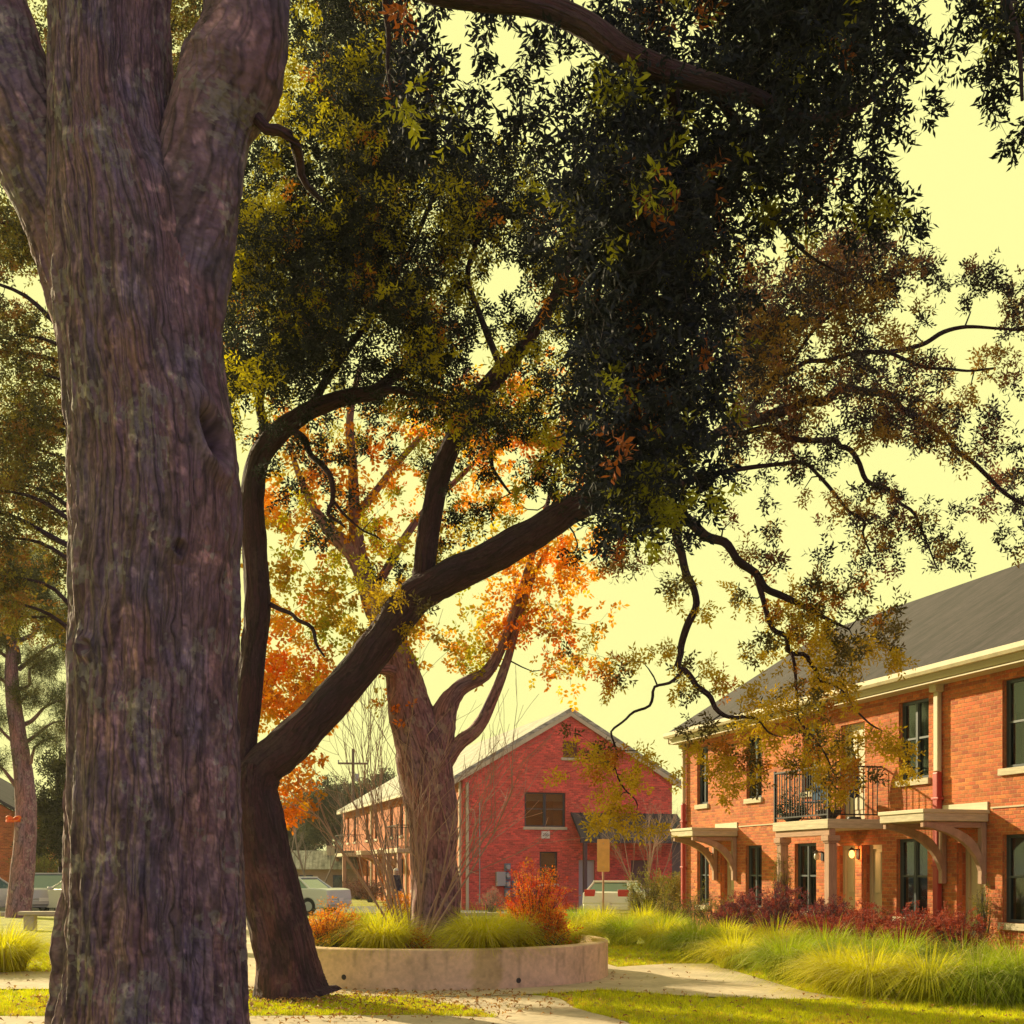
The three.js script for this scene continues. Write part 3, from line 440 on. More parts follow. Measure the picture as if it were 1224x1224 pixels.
function coverSmooth(px, py) { const x = px / 34 - 0.5, y = py / 34 - 0.5, i = Math.floor(x), j = Math.floor(y), u = x - i, v = y - j; if (j >= COVER.length - 1 || i < 7) return 0; return mix(mix(coverAt(i, j), coverAt(i + 1, j), u), mix(coverAt(i, j + 1), coverAt(i + 1, j + 1), u), v); }
const nearCrown = (px, py) => { const c = px / 34 + 0.8 * (noise(px / 60, py / 60, 3) - 0.5), r = py / 34 + 0.8 * (noise(px / 60, py / 60, 9) - 0.5); return (r < 8.6 && c >= 19.3) || (r < 5 && c >= 14.3) || (r < 18.9 && c >= 20.2 && c < 25.9 - 0.1 * Math.max(0, r - 12)); };   // leaves of the big tree hang in front of the leaning oak
const py0 = (y) => y > 800;
function collectSprays(near, zAt, leafArea) {
  const out = []; const N = near ? 1 : 1;
  for (let r = -4; r < COVER.length; r++) for (let c = 7; c < 40; c++) {
    for (let q = 0; q < 4; q++) {
      const bx = (c + (q % 2) * 0.5) * 34, by = (r + (q >> 1) * 0.5) * 34, d = coverSmooth(Math.min(bx + 8, 1223), Math.max(by + 8, 0)); if (d < 0.3) continue;
      const cov = Math.min(0.975, d / 9.2), tau = -Math.log(1 - cov); let zc = zAt(bx, by); const perM = FOCAL / zc, want = (py0(by) && bx > 810 ? 2.0 : bx < 640 && by < 500 ? 3.3 : 2.6) * tau * 17 * 17 / (leafArea * perM * perM); let n = Math.floor(want) + (rnd() < want % 1 ? 1 : 0);
      for (let k = 0; k < n; k++) { const px = bx + 17 * rnd(), py = by + 17 * rnd(); if (nearCrown(px, py) !== near) continue; const dep = (rnd() + rnd() - 1) * (d > 7 ? 2.0 : 1.2) * (near ? 0.65 : 1), z = zAt(px, py) + dep, p = at(px, py, z); const gap = 0.6 * noise(p.x * 2.0, p.y * 2.0, p.z * 1.1 + 5) + 0.4 * noise(p.x * 4.6, p.y * 4.6, p.z * 2.3); if (gap < 0.5 && rnd() < sstep(0.5, 0.4, gap) * (d > 8.2 ? 0.6 : 0.96)) continue; if (d < 6.5 && rnd() < 0.5) continue; out.push({ p, px, py, cov: d, k: d < 6.5 ? 2.1 : 1 }); }
    }
  }
  return out;
}
const sideM = (u) => u;

// ---- the big tree
reseed(101);
const bigTree = thing('shade_tree', 'massive forked shade tree trunk with lichened grey bark and a knot hole', 'tree', V(0, 0, 0));
const bark = (x, y, k) => { const w = fbm(x * 1.6, y * 1.3, 2.5, 2) * 1.6; const a = Math.abs(2 * noise(x * 13 + w * 1.3, y * 1.2 + w * 1.5, 4) - 1), b = Math.abs(2 * noise(x * 29 + w * 2, y * 3.2 + w * 2, 14) - 1), c = fbm(x * 30, y * 22, 6.3, 2); return k * (0.04 * (a - 0.5) + 0.022 * (b - 0.5) + 0.012 * (c - 0.5)); };
let trunkBase;
{
  const outline = [[1300, 40, 312], [1260, 54, 302], [1224, 62, 296], [1180, 69, 293], [1130, 73, 290], [1050, 79, 287], [950, 82, 283], [850, 84, 281], [750, 87, 284], [680, 88, 287], [620, 89, 290], [560, 88, 286], [520, 86, 281], [480, 82, 275], [420, 76, 268], [350, 68, 262], [290, 62, 250], [240, 58, 235], [190, 58, 215], [120, 57, 203], [40, 57, 201], [-40, 58, 198], [-160, 60, 192], [-300, 66, 180]];
  const Z = 10.1, pts = outline.map(([y, l, r]) => ({ p: at((l + r) / 2, y, Z), r: (r - l) / 2 * Z / FOCAL })); pts[0].p.y = -0.05;
  const y0 = pts[0].p.y;
  const holes = [[0.92, at(265, 548, Z).y - y0, 0.1, 0.22, 0.17, 0.25], [0.52, at(237, 675, Z).y - y0, 0.05, 0.07, 0.045, 0.0], [-0.55, at(120, 790, Z).y - y0, 0.05, 0.06, 0.02, 0]];   // angle from the camera side, height, half-widths, depth, slant
  const fine = (a, s, r, u) => {
    let t = a - Math.PI; // 0 faces the camera
    const x = t * 0.67; let k = bark(x + 5, s, 1 + 0.5 * sstep(3.2, 0.6, s));
    const low = sstep(3.4, 0.3, s), fl = (c, w, d) => { const e = (t - c + 0.06 * Math.sin(s * 2.2 + c * 5)) / w; return -d * Math.exp(-e * e); };
    k += low * (fl(-1.08, 0.10, 0.10) + fl(-0.1, 0.11, 0.055) + fl(0.78, 0.1, 0.045) + 0.03 * Math.cos(t * 5 + 0.7)) + 0.02 * Math.cos(t * 3 + s * 0.8) * sstep(0, 1, s);
    k += sstep(5.4, 6.6, s) * (fl(0.62, 0.12, 0.07)) + fl(-0.85, 0.1, 0.05) * sstep(5.2, 6.4, s);
    k += 0.035 * (fbm(x * 2.1 + 3, s * 1.6, 1.7, 2) - 0.5);
    for (const [ha, hs, wx, wy, dep, sl] of holes) { const dx = (t - ha) * 0.68 + (s - hs) * sl, e = Math.hypot(dx / wx, (s - hs) / wy); if (e < 2.4) k += (dep > 0.1 ? 0.075 : 0.03) * Math.exp(-Math.pow((e - 1.25) / 0.42, 2)) - dep * (1 - sstep(0.35, 1.0, e)); }
    return k;
  };
  const colourize = (g) => { const p = g.attributes.position, col = new Float32Array(p.count * 3); for (let i = 0; i < p.count; i++) { const x = p.getX(i), y = p.getY(i), z = p.getZ(i); const lo = sstep(4.2, 1.2, y), a = fbm(x * 2.6, y * 2.2, z * 2.6 + 0.31, 3), b = fbm(x * 13, y * 11, z * 13 + 0.77, 3), lich = sstep(0.5, 0.58, b * 0.62 + a * 0.38 + 0.05 * lo), spot = sstep(0.66, 0.70, fbm(x * 7 + 9, y * 7, z * 7 + 0.13, 3)), dk = sstep(0.56, 0.66, fbm(x * 5, y * 3, z * 5 + 8.3, 3)), k = mix(0.85, 1.15, b); let c = [k * mix(1.02, 1.15, a), k, k * 1.04]; const fine2 = sstep(0.42, 0.58, noise(x * 46, y * 40, z * 46)); c = c.map((q, j) => mix(q, [1.75, 1.75, 1.55][j], lich * fine2 * mix(0.3, 0.9, lo))); c = c.map((q, j) => mix(q, [2.5, 2.35, 2.1][j], spot * (0.4 + 0.5 * fine2))); c = c.map((q, j) => mix(q, [0.55, 0.55, 0.62][j], dk * mix(0.12, 0.4, lo))); col.set(c, i * 3); } g.setAttribute('color', new THREE.BufferAttribute(col, 3)); return g; };
  mesh('trunk', colourize(limbGeometry(pts, { sides: 300, step: 0.018, wob: 0.02, fine })), M.bark1, bigTree);
  const limbFine = (a, s, r) => bark(a * r * 1.3 + 20, s, 0.8) + 0.03 * (fbm(a * 2, s * 2, 3.3, 2) - 0.5);
  const limbs = [
    br(10.05, [[165, 560, 60], [196, 470, 100], [208, 380, 116], [222, 300, 112], [236, 220, 106], [251, 150, 104], [278, 92, 122], [292, 40, 104], [294, -20, 100], [296, -150, 92], [330, -280, 70]]),
    br(10.2, [[120, 480, 70], [100, 360, 84], [78, 270, 90], [50, 200, 98], [20, 120, 104], [-5, 40, 98], [-28, -40, 92], [-60, -160, 80], [-110, -280, 60]])];
  for (const l of limbs) mesh('limb', colourize(limbGeometry(l, { sides: 120, step: 0.03, wob: 0.05, fine: limbFine })), M.bark1, bigTree);
  // limb crossing overhead and the branches that droop from it
  const over = [
    br(10, [[300, -60, 60], [380, -80, 44], [450, -50, 38], [510, -16, 34], [570, -4, 32], [640, 5, 30], [700, 30, 30], [750, 65, 29], [800, 86, 27], [850, 100, 23], [905, 116, 17, 0.2], [970, 142, 11, 0.4], [1040, 120, 7, 0.5], [1090, 60, 4, 0.6]]),
    br(10.3, [[462, -40, 11], [461, 10, 8], [465, 45, 6], [463, 75, 5], [467, 110, 3]]),
    br(10.2, [[800, 86, 20], [806, 150, 16, 0.4], [790, 240, 14, 0.6], [765, 340, 12, 0.8], [748, 440, 10, 0.9], [742, 540, 7, 0.9], [745, 600, 4, 1]]),
    br(10.2, [[850, 100, 14], [890, 170, 10, 0.9], [920, 250, 7, 1.1], [960, 300, 4, 1.2], [1010, 330, 3, 1.2]]),
    br(10.2, [[806, 150, 12], [740, 260, 9, 0.9], [710, 370, 7, 1.0], [710, 470, 5, 1.0]]),
    br(10.2, [[765, 340, 9, 0.8], [830, 400, 7, 0.9], [860, 480, 5, 1]]),
    br(9.6, [[296, -150, 60], [520, -260, 44], [820, -230, 34], [1080, -120, 24], [1180, -40, 14], [1215, 40, 7], [1222, 120, 4]]),
    br(10, [[294, 120, 18], [306, 140, 15], [322, 156, 14], [338, 156, 14], [350, 168, 14], [357, 188, 13, 0.2], [362, 215, 9, 0.3], [385, 240, 6, 0.5]])];
  for (const l of over) mesh('branch', limbGeometry(l, { sides: 12, step: 0.1, wob: 0.1, seed: 3 }), M.bark2, bigTree);
  reseed(202);
  const LA = 5 * 9 * 0.6 * 0.085 * 0.027 * 0.5, sprays = collectSprays(true, (px, py) => 10.6 + 0.5 * (noise(px / 120, py / 120, 5) - 0.5) + 0.0008 * py, LA);
  const segs = growBranchlets(nodesOf(over.slice(0, 7)), sprays); mesh('branchlets', sticks(segs, 4), M.twig, bigTree).userData.kind = 'stuff';
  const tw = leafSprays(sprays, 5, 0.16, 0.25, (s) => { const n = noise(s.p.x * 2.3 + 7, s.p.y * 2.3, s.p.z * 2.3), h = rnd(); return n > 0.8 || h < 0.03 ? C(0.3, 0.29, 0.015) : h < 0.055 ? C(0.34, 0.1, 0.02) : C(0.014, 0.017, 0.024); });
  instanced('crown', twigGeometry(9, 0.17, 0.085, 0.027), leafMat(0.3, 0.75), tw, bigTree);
  console.log('big tree twigs', tw.length, 'sprays', sprays.length);
}

// ---- the leaning oak
reseed(303);
const oak = thing('leaning_oak_tree', 'leaning dark-barked oak forking low beside the round planter', 'tree', V(0, 0, 0));
{
  const Z = 15.7;
  const trunk = br(Z, [[350, 1202, 104], [347, 1188, 86], [342, 1150, 74], [333, 1105, 70], [322, 1060, 70], [312, 1020, 68], [304, 975, 66], [300, 935, 62], [304, 915, 54]]); trunk[0].p.y = -0.04;
  const barkF = (a, s, r) => bark(a * r + 40, s, 0.9) + 0.05 * r * Math.cos(a * 5 + s) + (s < 0.5 ? 0.10 * Math.pow(1 - s / 0.5, 2) * (0.4 + 0.6 * Math.cos(a * 4 + 0.6)) : 0);
  const tg = limbGeometry(trunk, { sides: 90, step: 0.025, wob: 0.05, fine: barkF }); { const p = tg.attributes.position, col = new Float32Array(p.count * 3); for (let i = 0; i < p.count; i++) { const x = p.getX(i), y = p.getY(i), z = p.getZ(i), n = fbm(x * 4.2 + 3, y * 1.5, z * 4.2 + 0.7, 3), e = sstep(0.5, 0.56, n) * sstep(1.75, 1.5, y) * sstep(0.05, 0.25, y), k = mix(0.8, 1.2, fbm(x * 20, y * 12, z * 20 + .3, 2)); [2.3, 2.7, 2.0].forEach((q, j) => { col[i * 3 + j] = mix(1, q, e * 0.75) * k; }); } tg.setAttribute('color', new THREE.BufferAttribute(col, 3)); }
  mesh('trunk', tg, M.bark2v, oak);
  const main = [
    br(Z, [[300, 955, 56], [312, 920, 54], [335, 900, 50], [370, 866, 48], [420, 812, 46], [460, 762, 44], [492, 718, 46], [530, 694, 42, -0.1], [590, 664, 40, -0.2], [640, 636, 38, -0.3], [690, 606, 36, -0.4], [740, 592, 30, -0.4], [790, 604, 20, -0.4], [822, 622, 14, -0.4], [845, 642, 12, -0.4], [866, 648, 12, -0.4], [884, 672, 11, -0.4], [904, 686, 10, -0.4], [914, 702, 10, -0.4], [937, 713, 8, -0.4], [955, 722, 8, -0.5], [985, 738, 5, -0.5], [1015, 752, 3, -0.6]]),
    br(Z, [[293, 950, 40], [291, 905, 33], [297, 840, 32], [303, 780, 32], [308, 720, 32], [304, 650, 30], [301, 600, 28], [309, 550, 27], [330, 520, 28], [370, 491, 24], [410, 476, 22], [450, 468, 17], [475, 445, 12, 0.2], [500, 428, 9, 0.4], [530, 395, 6, 0.6]]),
    br(Z, [[500, 720, 34], [506, 685, 28], [514, 625, 27], [524, 575, 26], [536, 540, 24, -0.1], [560, 492, 22, -0.2], [600, 442, 21, -0.3], [632, 405, 18, -0.4], [665, 350, 14, -0.6], [690, 280, 10, -0.8], [700, 200, 6, -0.9]])];
  for (const l of main) mesh('limb', limbGeometry(l, { sides: 28, step: 0.06, wob: 0.08, fine: (a, s, r) => bark(a * r + 60, s, 0.7) * Math.min(1, r / 0.1) }), M.bark2, oak);
  const z2 = Z - 0.4, subs = [
    br(Z, [[450, 468, 12], [490, 472, 9], [516, 477, 6, -0.2], [560, 500, 3, -0.3]]), br(Z, [[310, 552, 18], [315, 505, 15, 0.2], [322, 440, 12, 0.5], [350, 360, 10, 0.8], [390, 270, 8, 1], [430, 170, 6, 1.2], [450, 60, 4, 1.3]]),
    br(Z, [[345, 512, 11], [375, 545, 8, -0.2], [393, 575, 7, -0.3], [394, 615, 5, -0.3], [412, 630, 3, -0.3]]), br(Z, [[398, 598, 5, -0.3], [430, 630, 3, -0.3], [455, 645, 2, -0.3]]),
    br(Z, [[322, 722, 8], [345, 735, 6, -0.2], [370, 752, 5, -0.3], [388, 785, 3, -0.3]]), br(Z, [[370, 491, 14], [420, 410, 10, 0.6], [470, 330, 8, 1], [520, 240, 6, 1.2], [560, 170, 4, 1.2]]), br(Z, [[536, 540, 12, -0.1], [570, 500, 8, 0.3], [590, 560, 5, 0.4], [610, 590, 3, 0.4]]),
    br(Z, [[600, 442, 10, -0.3], [560, 330, 8, 0.3], [590, 240, 5, 0.4]]),
    br(z2, [[770, 594, 18], [792, 620, 14], [808, 643, 12], [820, 682, 11], [829, 722, 11], [817, 770, 10], [808, 800, 9], [826, 809, 8], [845, 826, 8], [856, 847, 7], [872, 855, 5], [906, 863, 3], [930, 880, 2]]),
    br(z2, [[814, 805, 6], [786, 822, 4], [772, 845, 4], [746, 858, 3], [731, 872, 3], [736, 905, 3], [746, 942, 2.5], [762, 962, 2]]),
    br(z2, [[905, 688, 9], [911, 718, 8], [926, 752, 8], [946, 776, 7], [970, 790, 6], [978, 815, 4], [1002, 822, 3], [1022, 848, 3], [1052, 872, 2]]),
    br(z2, [[945, 776, 5], [950, 820, 4], [955, 860, 3], [985, 900, 2.5], [1010, 940, 2]]),
    br(z2, [[740, 592, 22], [800, 540, 18], [870, 512, 15], [940, 491, 14], [962, 480, 13], [1010, 466, 12], [1060, 471, 10], [1100, 500, 8], [1140, 535, 7], [1182, 570, 6], [1224, 603, 5], [1270, 640, 3]]),
    br(z2, [[800, 540, 10], [860, 517, 9], [910, 514, 8], [940, 523, 8], [1000, 525, 8], [1012, 537, 8], [1040, 576, 7], [1075, 596, 5], [1100, 632, 4], [1120, 680, 2]]),
    br(z2, [[790, 590, 12], [880, 560, 7], [960, 556, 6], [1000, 592, 5], [1030, 622, 4], [1040, 660, 3]]), br(z2, [[870, 512, 9], [920, 455, 8], [965, 432, 7], [1012, 426, 6], [1062, 421, 6], [1102, 410, 6], [1152, 393, 5], [1224, 392, 4], [1280, 380, 2]]),
    br(z2, [[920, 455, 6], [975, 392, 5], [1040, 340, 4], [1090, 310, 3]]), br(z2, [[1062, 421, 5], [1130, 440, 4], [1190, 440, 3]])];
  for (let si = 0; si < subs.length; si++) { const l = subs[si], m = []; l.forEach((b, i) => { m.push(b); if (i < l.length - 1) { const e = l[i + 1], L = b.p.distanceTo(e.p); m.push({ p: b.p.clone().lerp(e.p, rr(.35, .65)).add(randDir().multiplyScalar(L * 0.07)), r: (b.r + e.r) / 2 * rr(.9, 1.12) }); } }); subs[si] = m; }
  for (const l of subs) { let q = 0; for (const b of l) { if (q++ && q < l.length) { b.p.x += rr(-.035, .035); b.p.y += rr(-.035, .035); b.p.z += rr(-.06, .06); } b.r *= 0.85; } }
  for (const l of subs) mesh('branch', limbGeometry(l, { sides: 9, step: 0.07, wob: 0.22, seed: 9 }), M.bark2, oak);
  reseed(404);
  const LA = 5 * 9 * 0.6 * 0.07 * 0.024 * 0.5, sprays = collectSprays(false, (px, py) => (px > 820 ? Z - 0.45 : Z + 0.1) + 1.0 * (noise(px / 150, py / 150, 6) - 0.5), LA);
  const segs = growBranchlets(nodesOf([...main, ...subs]), sprays, 1.6, 0.012); mesh('branchlets', sticks(segs, 4), M.twig, oak).userData.kind = 'stuff';
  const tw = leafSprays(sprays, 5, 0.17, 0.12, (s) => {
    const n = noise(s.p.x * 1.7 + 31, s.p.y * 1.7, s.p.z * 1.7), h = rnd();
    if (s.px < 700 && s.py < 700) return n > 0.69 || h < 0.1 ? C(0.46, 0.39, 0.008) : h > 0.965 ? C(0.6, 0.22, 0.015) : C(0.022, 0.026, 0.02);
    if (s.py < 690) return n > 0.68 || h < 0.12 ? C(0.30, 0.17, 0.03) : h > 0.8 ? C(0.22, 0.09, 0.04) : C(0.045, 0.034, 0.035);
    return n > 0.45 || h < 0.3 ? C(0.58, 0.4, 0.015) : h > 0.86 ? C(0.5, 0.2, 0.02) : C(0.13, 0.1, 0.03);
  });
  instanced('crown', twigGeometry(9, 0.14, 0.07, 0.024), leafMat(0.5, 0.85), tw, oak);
  console.log('oak twigs', tw.length, 'sprays', sprays.length);
}

// ---- the autumn tree in the planter, and other trees made of clumps
function clumpSprays(list, z, leafPerM2) {   // clumps: [px, py, rx, ry, cover, colour index, change of distance]
  const out = [];
  for (const [px, py, rx, ry, cover, ci, dz = 0] of list) { const zz = z + dz, k = zz / FOCAL, tau = -Math.log(1 - Math.min(0.97, cover)), n = Math.round(tau * Math.PI * rx * ry * k * k * leafPerM2); for (let i = 0; i < n; i++) { const a = rr(0, 6.283), q = Math.sqrt(rnd()), w = q * (0.8 + 0.4 * noise(Math.cos(a) * 2 + px, Math.sin(a) * 2 + py, 3)); const p = at(px + Math.cos(a) * rx * w, py + Math.sin(a) * ry * w, zz + rr(-1, 1) * Math.sqrt(1 - q * q) * Math.min(rx, ry) * k * 1.3); if (noise(p.x * 3.3, p.y * 3.3, p.z * 3.3) < 0.4 && rnd() < 0.7) continue; out.push({ p, ci }); } }
  return out;
}
reseed(505);
const maple = thing('autumn_tree', 'autumn tree with orange leaves rising from the round planter', 'tree', V(0, 0, 0));
{
  const Z = 19.45;
  const limbs = [br(Z, [[523, 1132, 76], [522, 1095, 60], [520, 1040, 56], [516, 975, 60], [508, 915, 66], [494, 862, 58], [481, 805, 44], [465, 758, 34], [444, 712, 28], [430, 670, 22], [424, 620, 15], [422, 560, 12], [418, 500, 9], [430, 440, 6]]),
    br(Z, [[516, 935, 44], [526, 885, 34], [532, 850, 30], [548, 824, 21], [580, 806, 16], [597, 780, 13], [611, 740, 12], [625, 700, 10], [640, 650, 8], [655, 600, 5], [668, 540, 3]]),
    br(Z, [[530, 915, 22], [548, 890, 18], [570, 871, 16], [590, 832, 13], [606, 790, 11], [620, 742, 9], [637, 690, 7], [655, 655, 4]]),
    br(Z, [[440, 705, 22], [424, 664, 22], [400, 640, 18], [380, 615, 12], [360, 575, 8], [345, 530, 5]]), br(Z, [[481, 805, 18], [450, 800, 12, -0.5], [400, 815, 8, -0.8], [360, 830, 5, -1]]), br(Z, [[424, 620, 10], [470, 560, 8, 0.4], [520, 500, 6, 0.6], [560, 440, 4, 0.7]]), br(Z, [[444, 712, 12], [500, 620, 9, 0.5], [560, 560, 6, 0.8], [600, 520, 4, 1]])];
  limbs.forEach((l, i) => mesh(i ? 'limb' : 'trunk', limbGeometry(l, { sides: i ? 14 : 40, step: 0.08, wob: 0.09, fine: (a, s, r) => bark(a * r + 80, s, 0.8) * Math.min(1, r / 0.2) }), M.bark3, maple));
  const cl = [[375, 605, 60, 55, .62, 0], [430, 545, 60, 50, .35, 0], [345, 540, 40, 60, .4, 0], [560, 500, 60, 60, .32, 0, .6], [640, 480, 55, 60, .4, 1, .6], [600, 570, 60, 50, .35, 0, .6], [680, 560, 40, 50, .4, 1, .6], [650, 690, 48, 40, .72, 0], [690, 665, 38, 40, .6, 0], [668, 795, 34, 26, .55, 1], [640, 745, 36, 30, .5, 1], [350, 832, 62, 46, .88, 0, -1], [405, 815, 40, 30, .65, 0, -.8], [340, 950, 38, 36, .8, 0, -1], [365, 905, 26, 20, .5, 0, -1], [372, 700, 50, 45, .5, 2], [425, 740, 50, 45, .6, 2], [475, 760, 40, 40, .55, 2], [565, 765, 36, 36, .6, 2, .3], [600, 740, 32, 28, .5, 0], [480, 680, 50, 40, .35, 2], [470, 860, 26, 40, .35, 1], [500, 600, 50, 50, .22, 0, .5], [330, 650, 36, 50, .5, 2], [340, 760, 40, 40, .5, 0, -.6], [560, 660, 50, 40, .4, 2, .4], [700, 740, 30, 30, .25, 1], [690, 810, 28, 16, .35, 0], [450, 480, 70, 50, .25, 0, .4]];
  const sprays = clumpSprays(cl, Z, 38); const segs = growBranchlets(nodesOf(limbs), sprays, 2, 0.012); mesh('branchlets', sticks(segs, 4), M.twig, maple).userData.kind = 'stuff';
  const pal = [[0.88, 0.42, 0.015], [0.72, 0.27, 0.02], [0.55, 0.4, 0.02]];
  const tw = leafSprays(sprays, 6, 0.2, 0.25, (s) => { const h = rnd(), c = pal[s.ci]; return h < 0.2 ? C(...pal[(s.ci + 1) % 3]) : C(c[0] * rr(.8, 1.2), c[1] * rr(.7, 1.3), c[2]); });
  instanced('crown', twigGeometry(7, 0.14, 0.085, 0.05), leafMat(0.6, 0.8), tw, maple); console.log('maple twigs', tw.length);
}
// generic smaller tree: trunk to a crown made of clumps in its own space
function clumpTree(name, label, base, h, trunkR, clumps, pal, opts = {}) {
  const t = thing(name, label, 'tree', base, 0, opts.group), s = [];
  const limbs = [[{ p: V(0, -0.05, 0), r: trunkR * 1.25 }, { p: V(0.02 * h, h * 0.3, 0), r: trunkR }, { p: V(-0.01 * h, h * 0.65, 0.02 * h), r: trunkR * 0.65 }, { p: V(0, h * 0.98, 0), r: trunkR * 0.15 }]];
  for (const [x, y, z, r] of clumps) { const a = clamp(y / h - 0.07, 0.2, 0.92); const kx = rr(-.25, .25) * r, ky = rr(-.3, .5) * r; limbs.push([{ p: V(0, h * a, 0), r: trunkR * 0.26 }, { p: V(x * 0.3 + kx, mix(h * a, y, 0.2) + ky, z * 0.3), r: trunkR * 0.2 }, { p: V(x * 0.65 - kx, mix(h * a, y, 0.8) + ky * 0.6, z * 0.65), r: trunkR * 0.12 }, { p: V(x, y, z), r: 0.02 }]); const n = Math.round((opts.density ?? 26) * r * r); for (let i = 0; i < n; i++) { const d = randDir().multiplyScalar(r * Math.pow(rnd(), 0.45)); d.y *= 0.75; s.push({ p: V(x, y, z).add(d) }); } }
  mesh('trunk', limbGeometry(limbs[0], { sides: 14, step: 0.25, wob: 0.08 }), opts.bark ?? M.bark2, t); for (const l of limbs.slice(1)) mesh('limb', limbGeometry(l, { sides: 6, step: 0.3, wob: 0.1 }), opts.bark ?? M.bark2, t);
  const segs = growBranchlets(nodesOf(limbs), s, 2, 0.015); mesh('branchlets', sticks(segs, 3), M.twig, t).userData.kind = 'stuff';
  const tw = leafSprays(s, opts.per ?? 5, opts.rad ?? 0.28, 0.1, () => { const c = pal[Math.floor(rnd() * pal.length)]; return C(c[0], c[1], c[2]); }, opts.leaf ?? 1.6);
  instanced('crown', opts.geo ?? twigGeometry(8, 0.16, 0.085, 0.035), leafMat(0.35, 0.8), tw, t); return t;
}
reseed(606);
const ring = (n, y, r, cr, jy = 0.5) => Array.from({ length: n }, (_, i) => { const a = i / n * 6.28 + rr(0, 0.6); return [Math.cos(a) * r * rr(.7, 1.1), y + rr(-jy, jy), Math.sin(a) * r * rr(.7, 1.1), cr * rr(.8, 1.2)]; });
{ // a yellowing oak behind the big trunk; its leaves show beside it
  const z = 27, mid = 0, gx = (px) => (px - 612) / FOCAL * z - (150 - 612) / FOCAL * z, gy = (py) => EYE + (HORIZON - py) / FOCAL * z;
  const cs = [[0, 290, 1.0], [20, 400, 0.9], [-30, 350, 1.1], [10, 470, 0.8], [35, 530, 0.7], [-10, 560, 0.9], [40, 600, 0.7], [10, 650, 0.8], [60, 670, 0.55], [30, 730, 0.6], [-40, 480, 1.1], [-60, 620, 1], [-20, 250, 0.8], [45, 320, 0.5], [60, 20, 0.9], [215, 30, 0.9], [218, 90, 0.7], [280, 260, 0.6], [-70, 400, 1], [260, 420, .6], [62, 300, .55], [72, 420, .5], [60, 500, .6], [78, 585, .45], [20, 700, .7], [70, 740, .5], [-20, 720, .7], [5, 600, .7], [50, 450, .6]].map(([px, py, r]) => [gx(px), gy(py), rr(-1.6, 1.2), r]);
  const t = clumpTree('yellowing_oak_tree', 'yellow-green oak whose leafy limbs show past the massive forked trunk', V((150 - 612) / FOCAL * z, 0, -z), 16, 0.34, cs, [[0.24, 0.21, 0.025], [0.3, 0.24, 0.03], [0.12, 0.11, 0.03], [0.3, 0.15, 0.03], [0.08, 0.08, 0.03]], { density: 120, per: 5, leaf: 1.25 });
}
{ // tall pine by the street
  const z = 44, cs = [[0.2, 12.2, 0, 1.3], [-1.2, 11, 0.5, 1.0], [1.3, 10.6, -0.4, 0.9], [0.9, 8.9, 0.2, 0.7], [-1.2, 8.6, 0.3, 0.8], [1.6, 7.6, 0.2, 0.6], [-0.9, 7.0, 0.4, 0.6], [1.2, 6.2, 0.5, 0.55], [-0.7, 5.4, 0.6, 0.5], [1.9, 9.6, 0, 0.7], [-0.5, 9.8, 0.4, 0.8], [0.5, 7.8, 0.5, 0.6], [-1.5, 9.8, 0, 0.8], [1.8, 6.9, 0, 0.5], [0.4, 11.2, .3, .9]];
  clumpTree('pine_tree', 'tall pine with bare lower trunk beside the parked cars', V((22 - 612) / FOCAL * z, 0, -z), 13, 0.36, cs, [[0.07, 0.085, 0.03], [0.12, 0.12, 0.035], [0.2, 0.17, 0.04]], { density: 150, bark: M.bark3, geo: twigGeometry(12, 0.2, 0.16, 0.012, 1.2), leaf: 1.3 });
}
{ const z = 50; clumpTree('evergreen_tree', 'dark bushy evergreen behind the green-windowed sedan', V((72 - 612) / FOCAL * z, 0, -z), 6.6, 0.2, [[0, 5.8, 0, 0.8], [0.5, 4.8, 0, 0.9], [-0.5, 4.3, 0.2, 0.9], [0.3, 3.5, 0.3, 1.1], [-0.6, 3.0, 0.2, 0.9], [0.6, 2.6, 0, 1.0]], [[0.055, 0.06, 0.03], [0.08, 0.075, 0.035], [0.1, 0.1, 0.03]], { density: 100, leaf: 1.7 }); }
for (const [px, z, h, w, lab] of [[392, 108, 10, 3.4, 'rounded dark green tree beyond the utility pole'], [457, 112, 11, 3.3, 'spreading umbrella-crowned pine behind the gabled roof'], [350, 115, 8, 4, 'broad hazy tree at the end of the street'], [815, 95, 5, 3, 'low dark tree between the two brick buildings'], [240, 120, 8, 5, 'hazy tree beyond the massive trunk'], [-60, 100, 9, 5, 'hazy tree behind the pine at the street'], [90, 110, 6, 5, 'low hazy tree past the parked cars']]) clumpTree('distant_tree', lab, V((px - 612) / FOCAL * z, 0, -z), h, 0.3, [...ring(6, h * 0.72, w * 0.55, w * 0.42), [0, h * 0.84, 0, w * 0.5], ...ring(4, h * 0.5, w * 0.45, w * 0.35)], [[0.06, 0.075, 0.04], [0.08, 0.09, 0.04], [0.11, 0.105, 0.04]], { density: 26, per: 5, rad: 0.5, leaf: 3.0, group: 'trees at the end of the street' });
